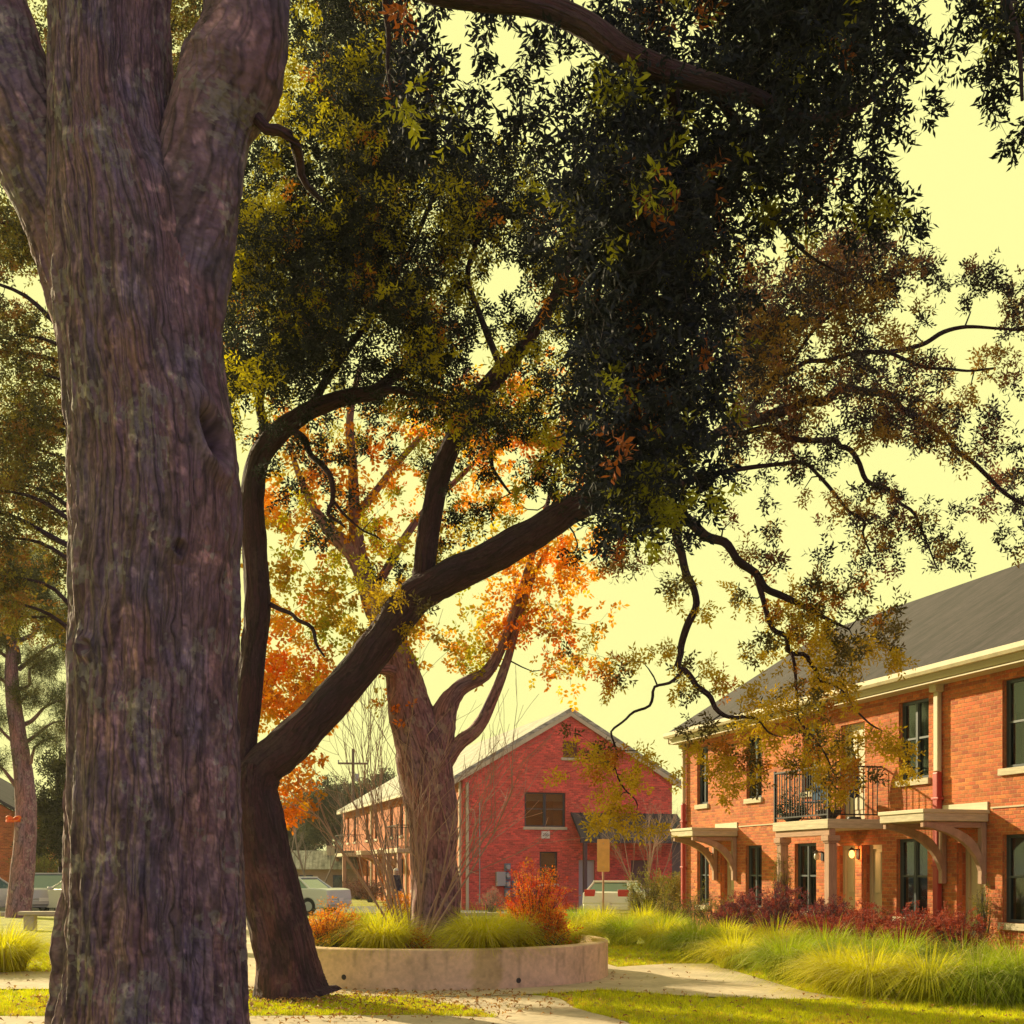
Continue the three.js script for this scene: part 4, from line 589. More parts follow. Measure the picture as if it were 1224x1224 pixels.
function bareTree(name, label, base, h, n, spread, mat, r0, depth = 3, group) {   // leafless branching shrub or tree
  const t = thing(name, label, /shrub/.test(name) ? 'shrub' : 'tree', base, 0, group), stems = [], twigs = [];
  const go = (p, d, L, r, lev, list) => { let q = p, dd = d.clone(); const n2 = 4; for (let i = 0; i < n2; i++) { dd.add(randDir().multiplyScalar(0.13)).add(V(0, 0.05, 0)).normalize(); const e = q.clone().addScaledVector(dd, L / n2); list.push([q, e, Math.max(0.003, r * (1 - 0.5 * i / n2)), Math.max(0.0025, r * (1 - 0.5 * (i + 1) / n2))]); q = e; if (lev > 0 && i > 0) for (let k = 0; k < 2; k++) if (rnd() < 0.75) go(q, dd.clone().add(randDir().multiplyScalar(0.62)).normalize(), L * rr(0.35, 0.6), r * 0.42, lev - 1, twigs); } };
  for (let i = 0; i < n; i++) { const a = i / n * 6.28 + rr(-.3, .3), k = spread * rr(0.3, 1), st = []; go(V(Math.cos(a) * 0.12, -0.02, Math.sin(a) * 0.12), V(Math.cos(a) * k, 1, Math.sin(a) * k).normalize(), h * rr(0.75, 1.1), r0 * rr(0.6, 1.1), depth, st); mesh('stem', sticks(st, 7), mat, t); }
  mesh('twigs', sticks(twigs, 4), mat, t).userData.kind = 'stuff'; return t;
}
reseed(707);
bareTree('bare_tree', 'leafless grey tree in front of the low pale house', V((372 - 612) / FOCAL * 64, 0, -64), 3.6, 3, 0.5, M.greyTwig, 0.08, 4);
bareTree('bare_shrub', 'leafless tan shrub under the dark porch awning', V((772 - 612) / FOCAL * 46, 0, -46), 2.7, 7, 0.42, M.bareTwig, 0.035, 3);
bareTree('multi_stem_shrub', 'leafless many-stemmed shrub fanning up in front of the autumn tree trunk', V((492 - 612) / FOCAL * 18.2, 0.44, -18.2), 2.6, 20, 0.75, M.bareTwig, 0.017, 2);

// ---------------------------------------------------------------- the round planter
reseed(808);
{
  const t = thing('round_planter', 'low round concrete planter with algae stain and drain holes', 'planter', PC, 0), H = 0.56;
  const g = new THREE.LatheGeometry([[PR - 0.2, 0.3], [PR - 0.2, H - 0.02], [PR - 0.18, H], [PR - 0.02, H], [PR, H - 0.02], [PR, 0.0], [PR - 0.05, -0.03]].map(([a, b]) => new THREE.Vector2(a, b)), 220); const p0 = g.attributes.position;
  // subdivide the outer face so that the stains have outlines
  const outer = new THREE.CylinderGeometry(PR, PR, H - 0.02, 360, 14, true); outer.translate(0, (H - 0.02) / 2, 0);
  const ring1 = new THREE.LatheGeometry([[PR, H - 0.02], [PR - 0.02, H], [PR - 0.18, H], [PR - 0.2, H - 0.02], [PR - 0.2, 0.3]].map(([a, b]) => new THREE.Vector2(a, b)), 180);
  const wall = mergeGeometries([outer.toNonIndexed(), ring1.toNonIndexed()]); { const uv = wall.attributes.uv, p = wall.attributes.position; for (let i = 0; i < p.count; i++) { let a = Math.atan2(p.getX(i), p.getZ(i)); uv.setXY(i, a * PR, p.getY(i) + Math.hypot(p.getX(i), p.getZ(i))); } }
  const merged = mergeVertices(wall); merged.computeVertexNormals(); const p = merged.attributes.position, col = new Float32Array(p.count * 3);
  for (let i = 0; i < p.count; i++) { const x = p.getX(i), y = p.getY(i), z = p.getZ(i), a = Math.atan2(x, z), n = fbm(a * 18, y * 9, 2.2, 4), st = sstep(0.42, 0.6, n * 0.6 + 0.45 * Math.exp(-Math.pow((a - 0.335) / 0.085, 2)) * (z > 0 ? 1 : 0)), dr = sstep(0.6, 0.72, fbm(a * 40, y * 2.5, 5.5, 3)); const k = mix(1.0, 0.72, dr); [[1.52, 0.95], [1.3, 0.86], [1.02, 0.34]].forEach(([c, s], j) => { col[i * 3 + j] = mix(c * k, s, st * 0.6); }); }
  merged.setAttribute('color', new THREE.BufferAttribute(col, 3)); mesh('wall', merged, M.planter, t);
  const mg = new THREE.CircleGeometry(PR - 0.19, 64); mg.rotateX(-Math.PI / 2); const mp = mg.attributes.position; mg.translate(0, 0.43, 0); mesh('soil', mg, M.mulch, t);
  for (const [px, py] of [[411, 1168], [620, 1172]]) { const X = (px - 612) / FOCAL * 17 - PC.x, a = Math.asin(clamp(X / PR, -1, 1)), y = EYE + (HORIZON - py) / FOCAL * (19.45 - PR * Math.cos(a)); const h = new THREE.TorusGeometry(0.03, 0.008, 6, 14); h.translate(0, 0, 0.0); const d = new THREE.CylinderGeometry(0.028, 0.028, 0.02, 12); d.rotateX(Math.PI / 2); const hh = mesh('drain_hole', merge([h, d]), M.darkPot, t); hh.position.set(Math.sin(a) * PR, y, Math.cos(a) * PR); hh.rotation.y = a; }
}

// ---------------------------------------------------------------- grasses, shrubs, lawn
function grassGeometry(n, R, H, w) {   // a fountain of arching blades
  const pos = [], idx = [];
  for (let i = 0; i < n; i++) {
    const a = rr(0, 6.283), lean = Math.pow(rnd(), 0.6), h = H * rr(0.75, 1.15), out = R * (0.2 + 1.15 * lean) , b0 = 0.36 * R * Math.sqrt(rnd()), dx = Math.cos(a), dz = Math.sin(a), tw = rr(-0.6, 0.6), sx = -Math.sin(a + tw), sz = Math.cos(a + tw), o = pos.length / 3, droop = 0.15 + lean * rr(0.4, 1.05);
    for (let k = 0; k <= 5; k++) { const u = k / 5, r = b0 + out * Math.pow(u, 1.6), y = Math.max(0.01, h * (u * (1.0 + 0.2 * (1 - u)) - droop * Math.pow(u, 2.4))), ww = w * (1 - 0.85 * u) * rr(0.9, 1.1); pos.push(dx * r - sx * ww / 2, y, dz * r - sz * ww / 2, dx * r + sx * ww / 2, y, dz * r + sz * ww / 2); }
    for (let k = 0; k < 5; k++) { const c = o + k * 2; idx.push(c, c + 1, c + 2, c + 1, c + 3, c + 2); }
  }
  const g = new THREE.BufferGeometry(); g.setAttribute('position', new THREE.Float32BufferAttribute(pos, 3)); g.setIndex(idx); g.computeVertexNormals(); return g;
}
reseed(909);
M.blade = new THREE.MeshPhysicalMaterial({ color: C(0.66, 0.62, 0.008), roughness: 0.95, specularIntensity: 0.15, transmission: 0.58, thickness: 0, side: THREE.DoubleSide });
M.bladeMid = new THREE.MeshPhysicalMaterial({ color: C(0.36, 0.44, 0.01), roughness: 0.95, specularIntensity: 0.15, transmission: 0.55, thickness: 0, side: THREE.DoubleSide });
M.bladeDark = new THREE.MeshPhysicalMaterial({ color: C(0.2, 0.25, 0.012), roughness: 0.95, specularIntensity: 0.15, transmission: 0.45, thickness: 0, side: THREE.DoubleSide });
M.bladeDry = new THREE.MeshPhysicalMaterial({ color: C(0.6, 0.5, 0.12), roughness: 0.8, transmission: 0.4, thickness: 0, side: THREE.DoubleSide });
const GR = [0, 1, 2, 3].map(() => [grassGeometry(1300, 0.74, 0.86, 0.011), grassGeometry(520, 0.5, 0.6, 0.013), grassGeometry(130, 0.7, 0.92, 0.01)]);
let gi = 0;
function grassClump(pos, s, label, group, dark = 0) {
  const t = thing('ornamental_grass', label, 'grass clump', pos, rr(0, 6.28), group), k = GR[gi++ % 4]; t.scale.set(s, s * rr(0.9, 1.1), s);
  const bm = dark ? (gi % 3 ? M.bladeMid : M.bladeDark) : gi % 3 ? M.blade : M.bladeMid; mesh('blades', k[0], bm, t); mesh('inner_blades', k[1], bm, t); mesh('dry_blades', k[2], M.bladeDry, t); return t;
}
const ly = (px, py, z) => at(px, py, z);
{ // in the planter
  const lp = 'arching green grass clump growing in the round planter', gp = 'grass clumps in the round planter';
  for (const [px, z, s] of [[458, 17.75, 0.98], [578, 17.7, 1.02], [425, 18.6, 0.95], [622, 18.5, 0.9], [672, 19.2, 0.85], [560, 19.4, 1.0], [455, 19.8, 1.05], [405, 19.4, 0.9], [500, 21.0, 0.95], [620, 20.6, 0.9]]) { const p = at(px, HORIZON, z); grassClump(V(p.x, 0.42, -z), s, lp, gp); }
  // along the apartment beds
  const lb = 'large arching grass clump edging the bed before the orange brick apartments', gb = 'grass clumps edging the apartment bed';
  for (const [px, py, s] of [[706, 1128, 1.0], [745, 1130, 1.05], [790, 1136, 1.1], [834, 1147, 1.1], [800, 1125, 1.1], [880, 1158, 1.0], [868, 1138, 1.0], [940, 1172, 1.05], [925, 1150, 1.1], [1000, 1186, 1.0], [985, 1160, 1.1], [1040, 1192, 1.1], [1110, 1196, 1.1], [1075, 1172, 1.1], [1170, 1199, 1.05], [1222, 1200, 1.1], [1150, 1176, 1.1], [1210, 1178, 1.1], [1268, 1200, 1.1], [1030, 1165, 1.0], [770, 1117, 1.1], [720, 1115, 1.0], [690, 1112, 1.1]]) grassClump(onGround(px, py), s, lb, gb, px > 1120 || px === 834 ? 1 : 0);
  grassClump(onGround(2, 1162), 1.35, 'tall fountain grass mound beside the walk near the parked cars', undefined);
  grassClump(onGround(-70, 1158), 1.3, 'second fountain grass mound behind the tall one near the parked cars', undefined, 1);
}
// leafy shrubs
function shrub(name, label, pos, h, r, pal, opts = {}) {
  const t = thing(name, label, 'shrub', pos, 0, opts.group), segs = [], it = [], n = opts.n ?? 60;
  for (let i = 0; i < n; i++) { const a = rr(0, 6.283), q = Math.sqrt(rnd()), e = V(Math.cos(a) * r * q, h * rr(0.35, 1) * (1 - 0.35 * q * q), Math.sin(a) * r * q), b = V(e.x * 0.12, 0, e.z * 0.12), m = b.clone().lerp(e, 0.5).add(V(rr(-.05, .05), 0.08 * h, rr(-.05, .05))); segs.push([b, m, 0.009, 0.006], [m, e, 0.006, 0.003]); for (let k = 0; k < (opts.per ?? 5); k++) { const c = pal[Math.floor(rnd() * pal.length)], kk = rr(.7, 1.3), p = m.clone().lerp(e, 0.3 + 0.75 * rnd()).add(randDir().multiplyScalar(0.09)); p.y = Math.max(0.06, p.y); it.push({ p, d: randDir().add(V(0, 0.5, 0)).normalize(), a: rr(0, 6), s: rr(0.7, 1.2) * (opts.leaf ?? 1), c: C(c[0] * kk, c[1] * kk, c[2] * kk) }); } }
  mesh('stems', sticks(segs, 4), M.twig, t); instanced('foliage', opts.geo ?? SHRUBTWIG, leafMat(opts.through ?? 0.45, 0.75), it, t); return t;
}
reseed(1010);
const SHRUBTWIG = twigGeometry(8, 0.13, 0.055, 0.02), STARTWIG = twigGeometry(10, 0.08, 0.06, 0.022, 1.2);
const OR = [[0.75, 0.32, 0.02], [0.8, 0.42, 0.03], [0.65, 0.2, 0.02]], RD = [[0.7, 0.12, 0.015], [0.75, 0.22, 0.015], [0.6, 0.06, 0.015]], PU = [[0.16, 0.035, 0.05], [0.24, 0.045, 0.05], [0.12, 0.03, 0.05], [0.32, 0.06, 0.04]], RU = [[0.36, 0.06, 0.03], [0.28, 0.045, 0.035], [0.42, 0.1, 0.05]], YG = [[0.26, 0.24, 0.03], [0.2, 0.2, 0.03], [0.34, 0.26, 0.04]];
const inPlanter = (px, z) => { const p = at(px, HORIZON, z); return V(p.x, 0.42, -z); };
shrub('orange_shrub', 'bushy golden orange shrub at the edge of the round planter', inPlanter(391, 18.0), 0.78, 0.42, OR, { n: 90 });
shrub('orange_shrub', 'rusty orange shrub growing through grass in the round planter', inPlanter(655, 18.3), 0.8, 0.34, [...OR, ...RD], { n: 60 });
shrub('red_maple_shrub', 'upright red-orange shrub spreading over the round planter before the meters', inPlanter(640, 20.2), 1.45, 0.55, [...RD, OR[0]], { n: 95, per: 6 });
shrub('orange_shrub', 'small golden shrub behind the planter grass under the distant balcony', inPlanter(484, 21.2), 0.95, 0.42, OR, { n: 70 });
shrub('red_flower_plant', 'small bright red flowering plant low among the planter grass', inPlanter(500, 17.9), 0.36, 0.12, [[0.6, 0.015, 0.012]], { n: 16, per: 4 });
{
  const labs = ['dark red-purple shrub before the window beside the vine-clad column', 'dark red-purple shrub at the foot of the vine-clad balcony column', 'tallest dark red-purple shrub, below the middle of the balcony', 'dark red-purple shrub at the foot of the bare balcony column', 'dark red-purple shrub between the balcony and the larger canopy', 'dark red-purple shrub by the red drain pipe'], gp = 'red shrubs in the apartment bed';
  for (const [s, o, h, r, lab] of [[7.0, 1.9, 1.25, 0.6], [7.9, 2.0, 1.3, 0.6], [8.8, 1.9, 1.5, 0.65], [9.6, 2.2, 1.35, 0.6], [10.4, 1.7, 1.2, 0.65], [11.2, 2.1, 1.2, 0.6]].map((q, i) => [...q, labs[i]])) shrub('purple_shrub', lab, apW(s, 0, o), h, r, PU, { n: 75, per: 6, geo: STARTWIG, group: gp });
  for (const [s, o, h, r] of [[12.0, 1.9, 1.1, 0.65], [12.8, 2.2, 1.05, 0.65], [13.5, 1.8, 1.1, 0.6], [14.2, 2.2, 1.05, 0.65], [15, 1.9, 1.1, 0.65], [13.0, 2.9, 0.85, 0.5], [14.5, 3.0, 0.8, 0.5], [11.6, 2.8, 0.85, 0.5]]) shrub('red_shrub', 'russet red leafy shrub in the bed below the larger canopy', apW(s, 0, o), h, r, RU, { n: 75, per: 6, geo: STARTWIG, group: 'russet shrubs in the apartment bed' });
  for (const [s, o, h, r, lab] of [[3.0, 1.9, 1.15, 0.5], [4.2, 1.7, 1.4, 0.5], [5.2, 1.6, 1.2, 0.55], [6.2, 1.6, 1.0, 0.5]].map((q, i) => [...q, ['tan and green twiggy shrub under the smaller canopy', 'tallest twiggy shrub, beside the smaller canopy', 'twiggy shrub between two ground-floor windows', 'lowest twiggy shrub, below the window next to the vine-clad column'][i]])) shrub('mixed_shrub', lab, apW(s, 0, o), h, r, [...YG, [0.3, 0.16, 0.08], [0.12, 0.1, 0.03]], { n: 55, per: 4, group: 'twiggy shrubs in the apartment bed' });
  shrub('climbing_vine', 'green and gold vine climbing the balcony column', apW(7.79, 0, 1.18), 2.55, 0.2, YG, { n: 110, per: 4, leaf: 0.9 });
  shrub('climbing_vine', 'small green climber beside the door under the larger canopy', apW(13.45, 0, 0.2), 1.7, 0.16, YG, { n: 50, per: 4, leaf: 0.8 });
  for (const [px, z, h, r] of [[775, 40, 1.9, 0.8], [800, 41, 1.6, 0.7], [812, 38, 1.7, 0.6]]) shrub('green_shrub', 'loose yellow-green shrub near the street sign and white hatchback', V((px - 612) / FOCAL * z, 0, -z), h, r, YG, { n: 90, per: 5, leaf: 1.5, group: 'yellow-green shrubs near the street sign' });
  shrub('green_shrub', 'pale green rounded bush behind the parked sedan', V((52 - 612) / FOCAL * 54, 0, -54), 3.2, 1.4, [[0.26, 0.25, 0.06], [0.2, 0.2, 0.05]], { n: 170, per: 6, leaf: 2 });
  shrub('pink_shrub', 'pinkish bare-looking shrub at the corner of the gabled building', V((588 - 612) / FOCAL * 47, 0, -47), 1.1, 0.6, [[0.4, 0.2, 0.16], [0.3, 0.2, 0.12]], { n: 50, per: 4, leaf: 1.2 });
  for (const [px, z] of [[420, 78], [436, 72], [452, 66], [405, 84]]) shrub('dark_hedge_shrub', 'dark reddish shrub along the long wall of the gabled building', V((px - 612) / FOCAL * z - 0.4, 0, -z), 1.3, 0.9, [[0.14, 0.06, 0.06], [0.2, 0.1, 0.06]], { n: 60, per: 5, leaf: 2, group: 'shrubs along the gabled building' });
}
// lawn blades and fallen leaves
reseed(1111);
{
  const tuft = (() => { const pos = [], idx = []; for (let i = 0; i < 9; i++) { const a = rr(0, 6.28), r = rr(0, 0.035), h = rr(0.03, 0.065), l = rr(0.01, 0.035), x = Math.cos(a * 3) * r, z = Math.sin(a * 3) * r, sx = -Math.sin(a) * 0.0035, sz = Math.cos(a) * 0.0035, o = pos.length / 3; pos.push(x - sx, 0, z - sz, x + sx, 0, z + sz, x + Math.cos(a) * l * 0.4 + sx * .7, h * 0.6, z + Math.sin(a) * l * 0.4 + sz * .7, x + Math.cos(a) * l, h, z + Math.sin(a) * l); idx.push(o, o + 1, o + 2, o, o + 2, o + 3); } const g = new THREE.BufferGeometry(); g.setAttribute('position', new THREE.Float32BufferAttribute(pos, 3)); g.setIndex(idx); g.computeVertexNormals(); return g; })();
  const inside = (poly, x, z) => { let c = false; for (let i = 0, j = poly.length - 1; i < poly.length; j = i++) { const [xi, zi] = poly[i], [xj, zj] = poly[j]; if ((zi > z) !== (zj > z) && x < (xj - xi) * (z - zi) / (zj - zi) + xi) c = !c; } return c; };
  const paths = scene.children.filter((o) => /^path/.test(o.name)).map((o) => { const p = o.geometry.attributes.position, poly = []; for (let i = 0; i < p.count; i++) poly.push([p.getX(i), -p.getZ(i)]); return poly; });
  const onPath = (x, z) => paths.some((p) => inside(p, x, z)) || Math.hypot(x - PC.x, z - 19.45) < PR + 0.02;
  const it = [];
  for (let i = 0; i < 60000; i++) { const z = 10.5 + 17 * Math.pow(rnd(), 1.5), x = rr(-0.45, 0.45) * z; if (onPath(x, z)) continue; const n = fbm(x * 0.9, z * 0.9, 3.3, 3), k = rr(.7, 1.3), dry = rnd() < 0.12 + 0.3 * sstep(0.5, 0.7, n); it.push({ p: V(x, 0, -z), d: V(rr(-.15, .15), 1, rr(-.15, .15)).normalize(), a: rr(0, 6), s: rr(0.7, 1.25), c: dry ? C(0.7 * k, 0.52 * k, 0.05) : C(0.7 * k, 0.7 * k, 0.01) }); }
  tag(instanced('lawn_grass', tuft, leafMat(0.4, 0.8), it, scene), 'short sunlit lawn grass between the walks', 'grass', null, 'stuff');
  const lf = (() => { const pos = [], idx = []; pushLeaf(pos, idx, V(-0.03, 0.004, 0), V(1, 0, 0), V(0, 0, 1), 0.07, 0.035, 0.35, 0.25); const g = new THREE.BufferGeometry(); g.setAttribute('position', new THREE.Float32BufferAttribute(pos, 3)); g.setIndex(idx); g.computeVertexNormals(); return g; })();
  const lv = []; const drop = (x, z, up) => { const h = rnd(), k = rr(.7, 1.2); lv.push({ p: V(x, up, -z), d: V(rr(-.4, .4), 1, rr(-.4, .4)).normalize(), a: rr(0, 6.28), s: rr(0.6, 1.3), c: h < 0.4 ? C(0.5 * k, 0.26 * k, 0.06) : h < 0.75 ? C(0.36 * k, 0.16 * k, 0.05) : C(0.5 * k, 0.38 * k, 0.16) }); };
  for (let i = 0; i < 1500; i++) { const a = rr(0, 6.28), r = 3.4 * Math.pow(rnd(), 0.7), x = -2.6 + Math.cos(a) * r, z = 15.2 + Math.sin(a) * r * 0.6; if (Math.hypot(x - PC.x, z - 19.45) < PR + .05) continue; drop(x, z, onPath(x, z) ? 0.03 : 0.055); }
  for (let i = 0; i < 900; i++) { const z = rr(12.5, 24), x = rr(-0.42, 0.42) * z; if (Math.hypot(x - PC.x, z - 19.45) < PR + .05) continue; drop(x, z, onPath(x, z) ? 0.03 : 0.055); }
  for (let i = 0; i < 500; i++) { const a = rr(0, 6.28), r = (PR - 0.3) * Math.sqrt(rnd()); drop(PC.x + r * Math.cos(a), 19.45 + r * Math.sin(a), 0.44); }
  tag(instanced('fallen_leaves', lf, leafMat(0.3, 0.8), lv, scene), 'brown and golden fallen leaves scattered on grass and walk', 'leaf litter', null, 'stuff');
}

// ---------------------------------------------------------------- street furniture, cars, person
reseed(1212);
{ // street sign seen from behind the shrubs
  const z = 40, t = thing('street_sign', 'tall blank yellow-orange sign on a metal post by the street', 'sign', V((721 - 612) / FOCAL * z, 0, -z), 0.1);
  mesh('post', rspan(-0.03, 0.03, 0, 2.65, -0.03, 0.03, 0.008), M.wood, t);
  const s = new THREE.Shape(); const w = 0.2, h0 = 1.6, h1 = 2.64, r = 0.04; s.moveTo(-w + r, h0); s.lineTo(w - r, h0); s.quadraticCurveTo(w, h0, w, h0 + r); s.lineTo(w, h1 - r); s.quadraticCurveTo(w, h1, w - r, h1); s.lineTo(-w + r, h1); s.quadraticCurveTo(-w, h1, -w, h1 - r); s.lineTo(-w, h0 + r); s.quadraticCurveTo(-w, h0, -w + r, h0);
  const g = new THREE.ExtrudeGeometry(s, { depth: 0.006, bevelEnabled: false }); g.translate(0, 0, 0.034); mesh('sign_plate', g, mottled([0.55, 0.34, 0.1], 0.2, 0.6, { roughness: 0.5 }), t);
  for (const y of [1.75, 2.5]) mesh('bolt', new THREE.CylinderGeometry(0.015, 0.015, 0.012, 8).rotateX(Math.PI / 2).translate(0, y, 0.046), M.galv, t);
}
function pole(px, z, h, arm, label) {
  const t = thing('utility_pole', label, 'utility pole', V((px - 612) / FOCAL * z, 0, -z), 0.15);
  mesh('pole', cyl(0.16, 0.11, h, 0, 0, 0, 12), std([0.12, 0.075, 0.06], 0.9), t);
  if (arm) { mesh('crossarm', rspan(-arm / 2, arm / 2, h - 1.25, h - 1.1, -0.06, 0.06), std([0.12, 0.075, 0.06], 0.9), t); for (const x of [-0.48, -0.2, 0.2, 0.48]) mesh('insulator', cyl(0.05, 0.07, 0.18, x * arm, h - 1.1, 0, 8), M.galv, t); mesh('transformer', cyl(0.2, 0.2, 0.6, 0.25, h - 2.6, 0.1, 12), M.galv, t); }
}
pole(422, 100, 11.4, 2.4, 'wooden utility pole with crossarm beyond the gabled roof');
pole(31, 62, 7.2, 0, 'slim wooden pole beside the pine trunk');
{ // low pale house at the end of the street
  const z = 76, t = thing('low_house', 'low pale house with a cream roof behind the leafless grey tree', 'house', V((386 - 612) / FOCAL * z, 0, -z), 0.1);
  mesh('wall', span(-4.2, 2.2, 0, 1.75, -3, 0), mottled([0.4, 0.3, 0.2], 0.3, 1), t); const s = new THREE.Shape([[0.4, 1.7], [-1.5, 2.85], [-3.4, 1.7]].map(([a, b]) => new THREE.Vector2(-a, b))); const g = new THREE.ExtrudeGeometry(s, { depth: 7.2, bevelEnabled: false }); g.rotateY(Math.PI / 2); g.translate(-4.6, 0.06, 0); const rf = mesh('roof', g, M.shinglePale, t); mesh('chimney', span(0.2, 0.9, 2.3, 3.2, -1.6, -1.0), M.cream, rf);
  for (const x of [-3, -1, 1]) { const w = mesh('window', span(x - 0.4, x + 0.4, 0.6, 1.4, 0.002, 0.04), M.sash, t); mesh('pane', span(x - 0.34, x + 0.34, 0.66, 1.34, 0.042, 0.05), M.glass, w); }
}
{ const z = 62, t = thing('brick_building', 'small piece of red brick building behind the pine trunk', 'building', V((14 - 612) / FOCAL * z, 0, -z), 0.05);
  const g = holed(-9, 0, 0, 4.6, [[-2.6, -1.6, 2.9, 4.2], [-2.6, -1.6, 0.6, 2.0]], 0.3, 7.2); g.translate(0, 0, -0.3); mesh('wall', g, M.brickOrange, t); for (const h of [[-2.6, -1.6, 2.9, 4.2], [-2.6, -1.6, 0.6, 2.0]]) windowUnit(t, h, { simple: true });
  mesh('side_wall', span(-0.3, 0, 0, 4.6, -8, -0.302), M.brickOrange, t); mesh('inner_wall', span(-8.9, -0.3, 0, 4.5, -3, -2.9), M.interior, t);
  const s = new THREE.Shape([[-9.4, 4.5], [-4.5, 7.25], [0.4, 4.5], [0.4, 4.66], [-4.5, 7.45], [-9.4, 4.66]].map(([a, b]) => new THREE.Vector2(a, b))); const rg = new THREE.ExtrudeGeometry(s, { depth: 8.6, bevelEnabled: false }); rg.translate(0, 0, -8.3); mesh('roof', rg, M.shingle, t);
}
{ const z = 68, t = thing('dark_shed', 'dark low building in the gap beside the orange brick apartments', 'building', V((820 - 612) / FOCAL * z, 0, -z), 0.1); mesh('wall', span(-1.6, 3, 0, 3.2, -4, 0), std([0.12, 0.08, 0.09], 0.9), t); const s = new THREE.Shape([[0.3, 3.1], [-2, 4.2], [-4.3, 3.1]].map(([a, b]) => new THREE.Vector2(-a, b))); const g = new THREE.ExtrudeGeometry(s, { depth: 5.2, bevelEnabled: false }); g.rotateY(Math.PI / 2); g.translate(-1.9, 0.11, 0); mesh('roof', g, M.shingle, t); }
{ const t = thing('concrete_bench', 'small grey concrete bench between the fountain grass and parked cars', 'bench', onGround(58, 1112), 0.1); mesh('seat', rspan(-0.75, 0.75, 0.42, 0.52, -0.22, 0.22, 0.02), M.concrete, t); for (const x of [-0.48, 0.48]) mesh('leg', rspan(x - 0.14, x + 0.14, 0, 0.42, -0.17, 0.17, 0.015), M.concrete, t); }
{ const t = thing('orange_ribbon', 'bright orange ribbon tied round the pine trunk', 'ribbon', V((22 - 612) / FOCAL * 44, 3.42, -44), 0); const g = new THREE.CylinderGeometry(0.40, 0.42, 0.16, 20, 1, true); mesh('band', g, std([0.75, 0.1, 0.01], 0.6, { side: THREE.DoubleSide }), t); mesh('bow', merge([-1, 1].map((k) => new THREE.TorusGeometry(0.09, 0.035, 6, 14).scale(1.3, 0.8, 1).rotateZ(k * 0.4).translate(k * 0.12, 0.02, 0.43))), std([0.8, 0.14, 0.01], 0.6), t); }
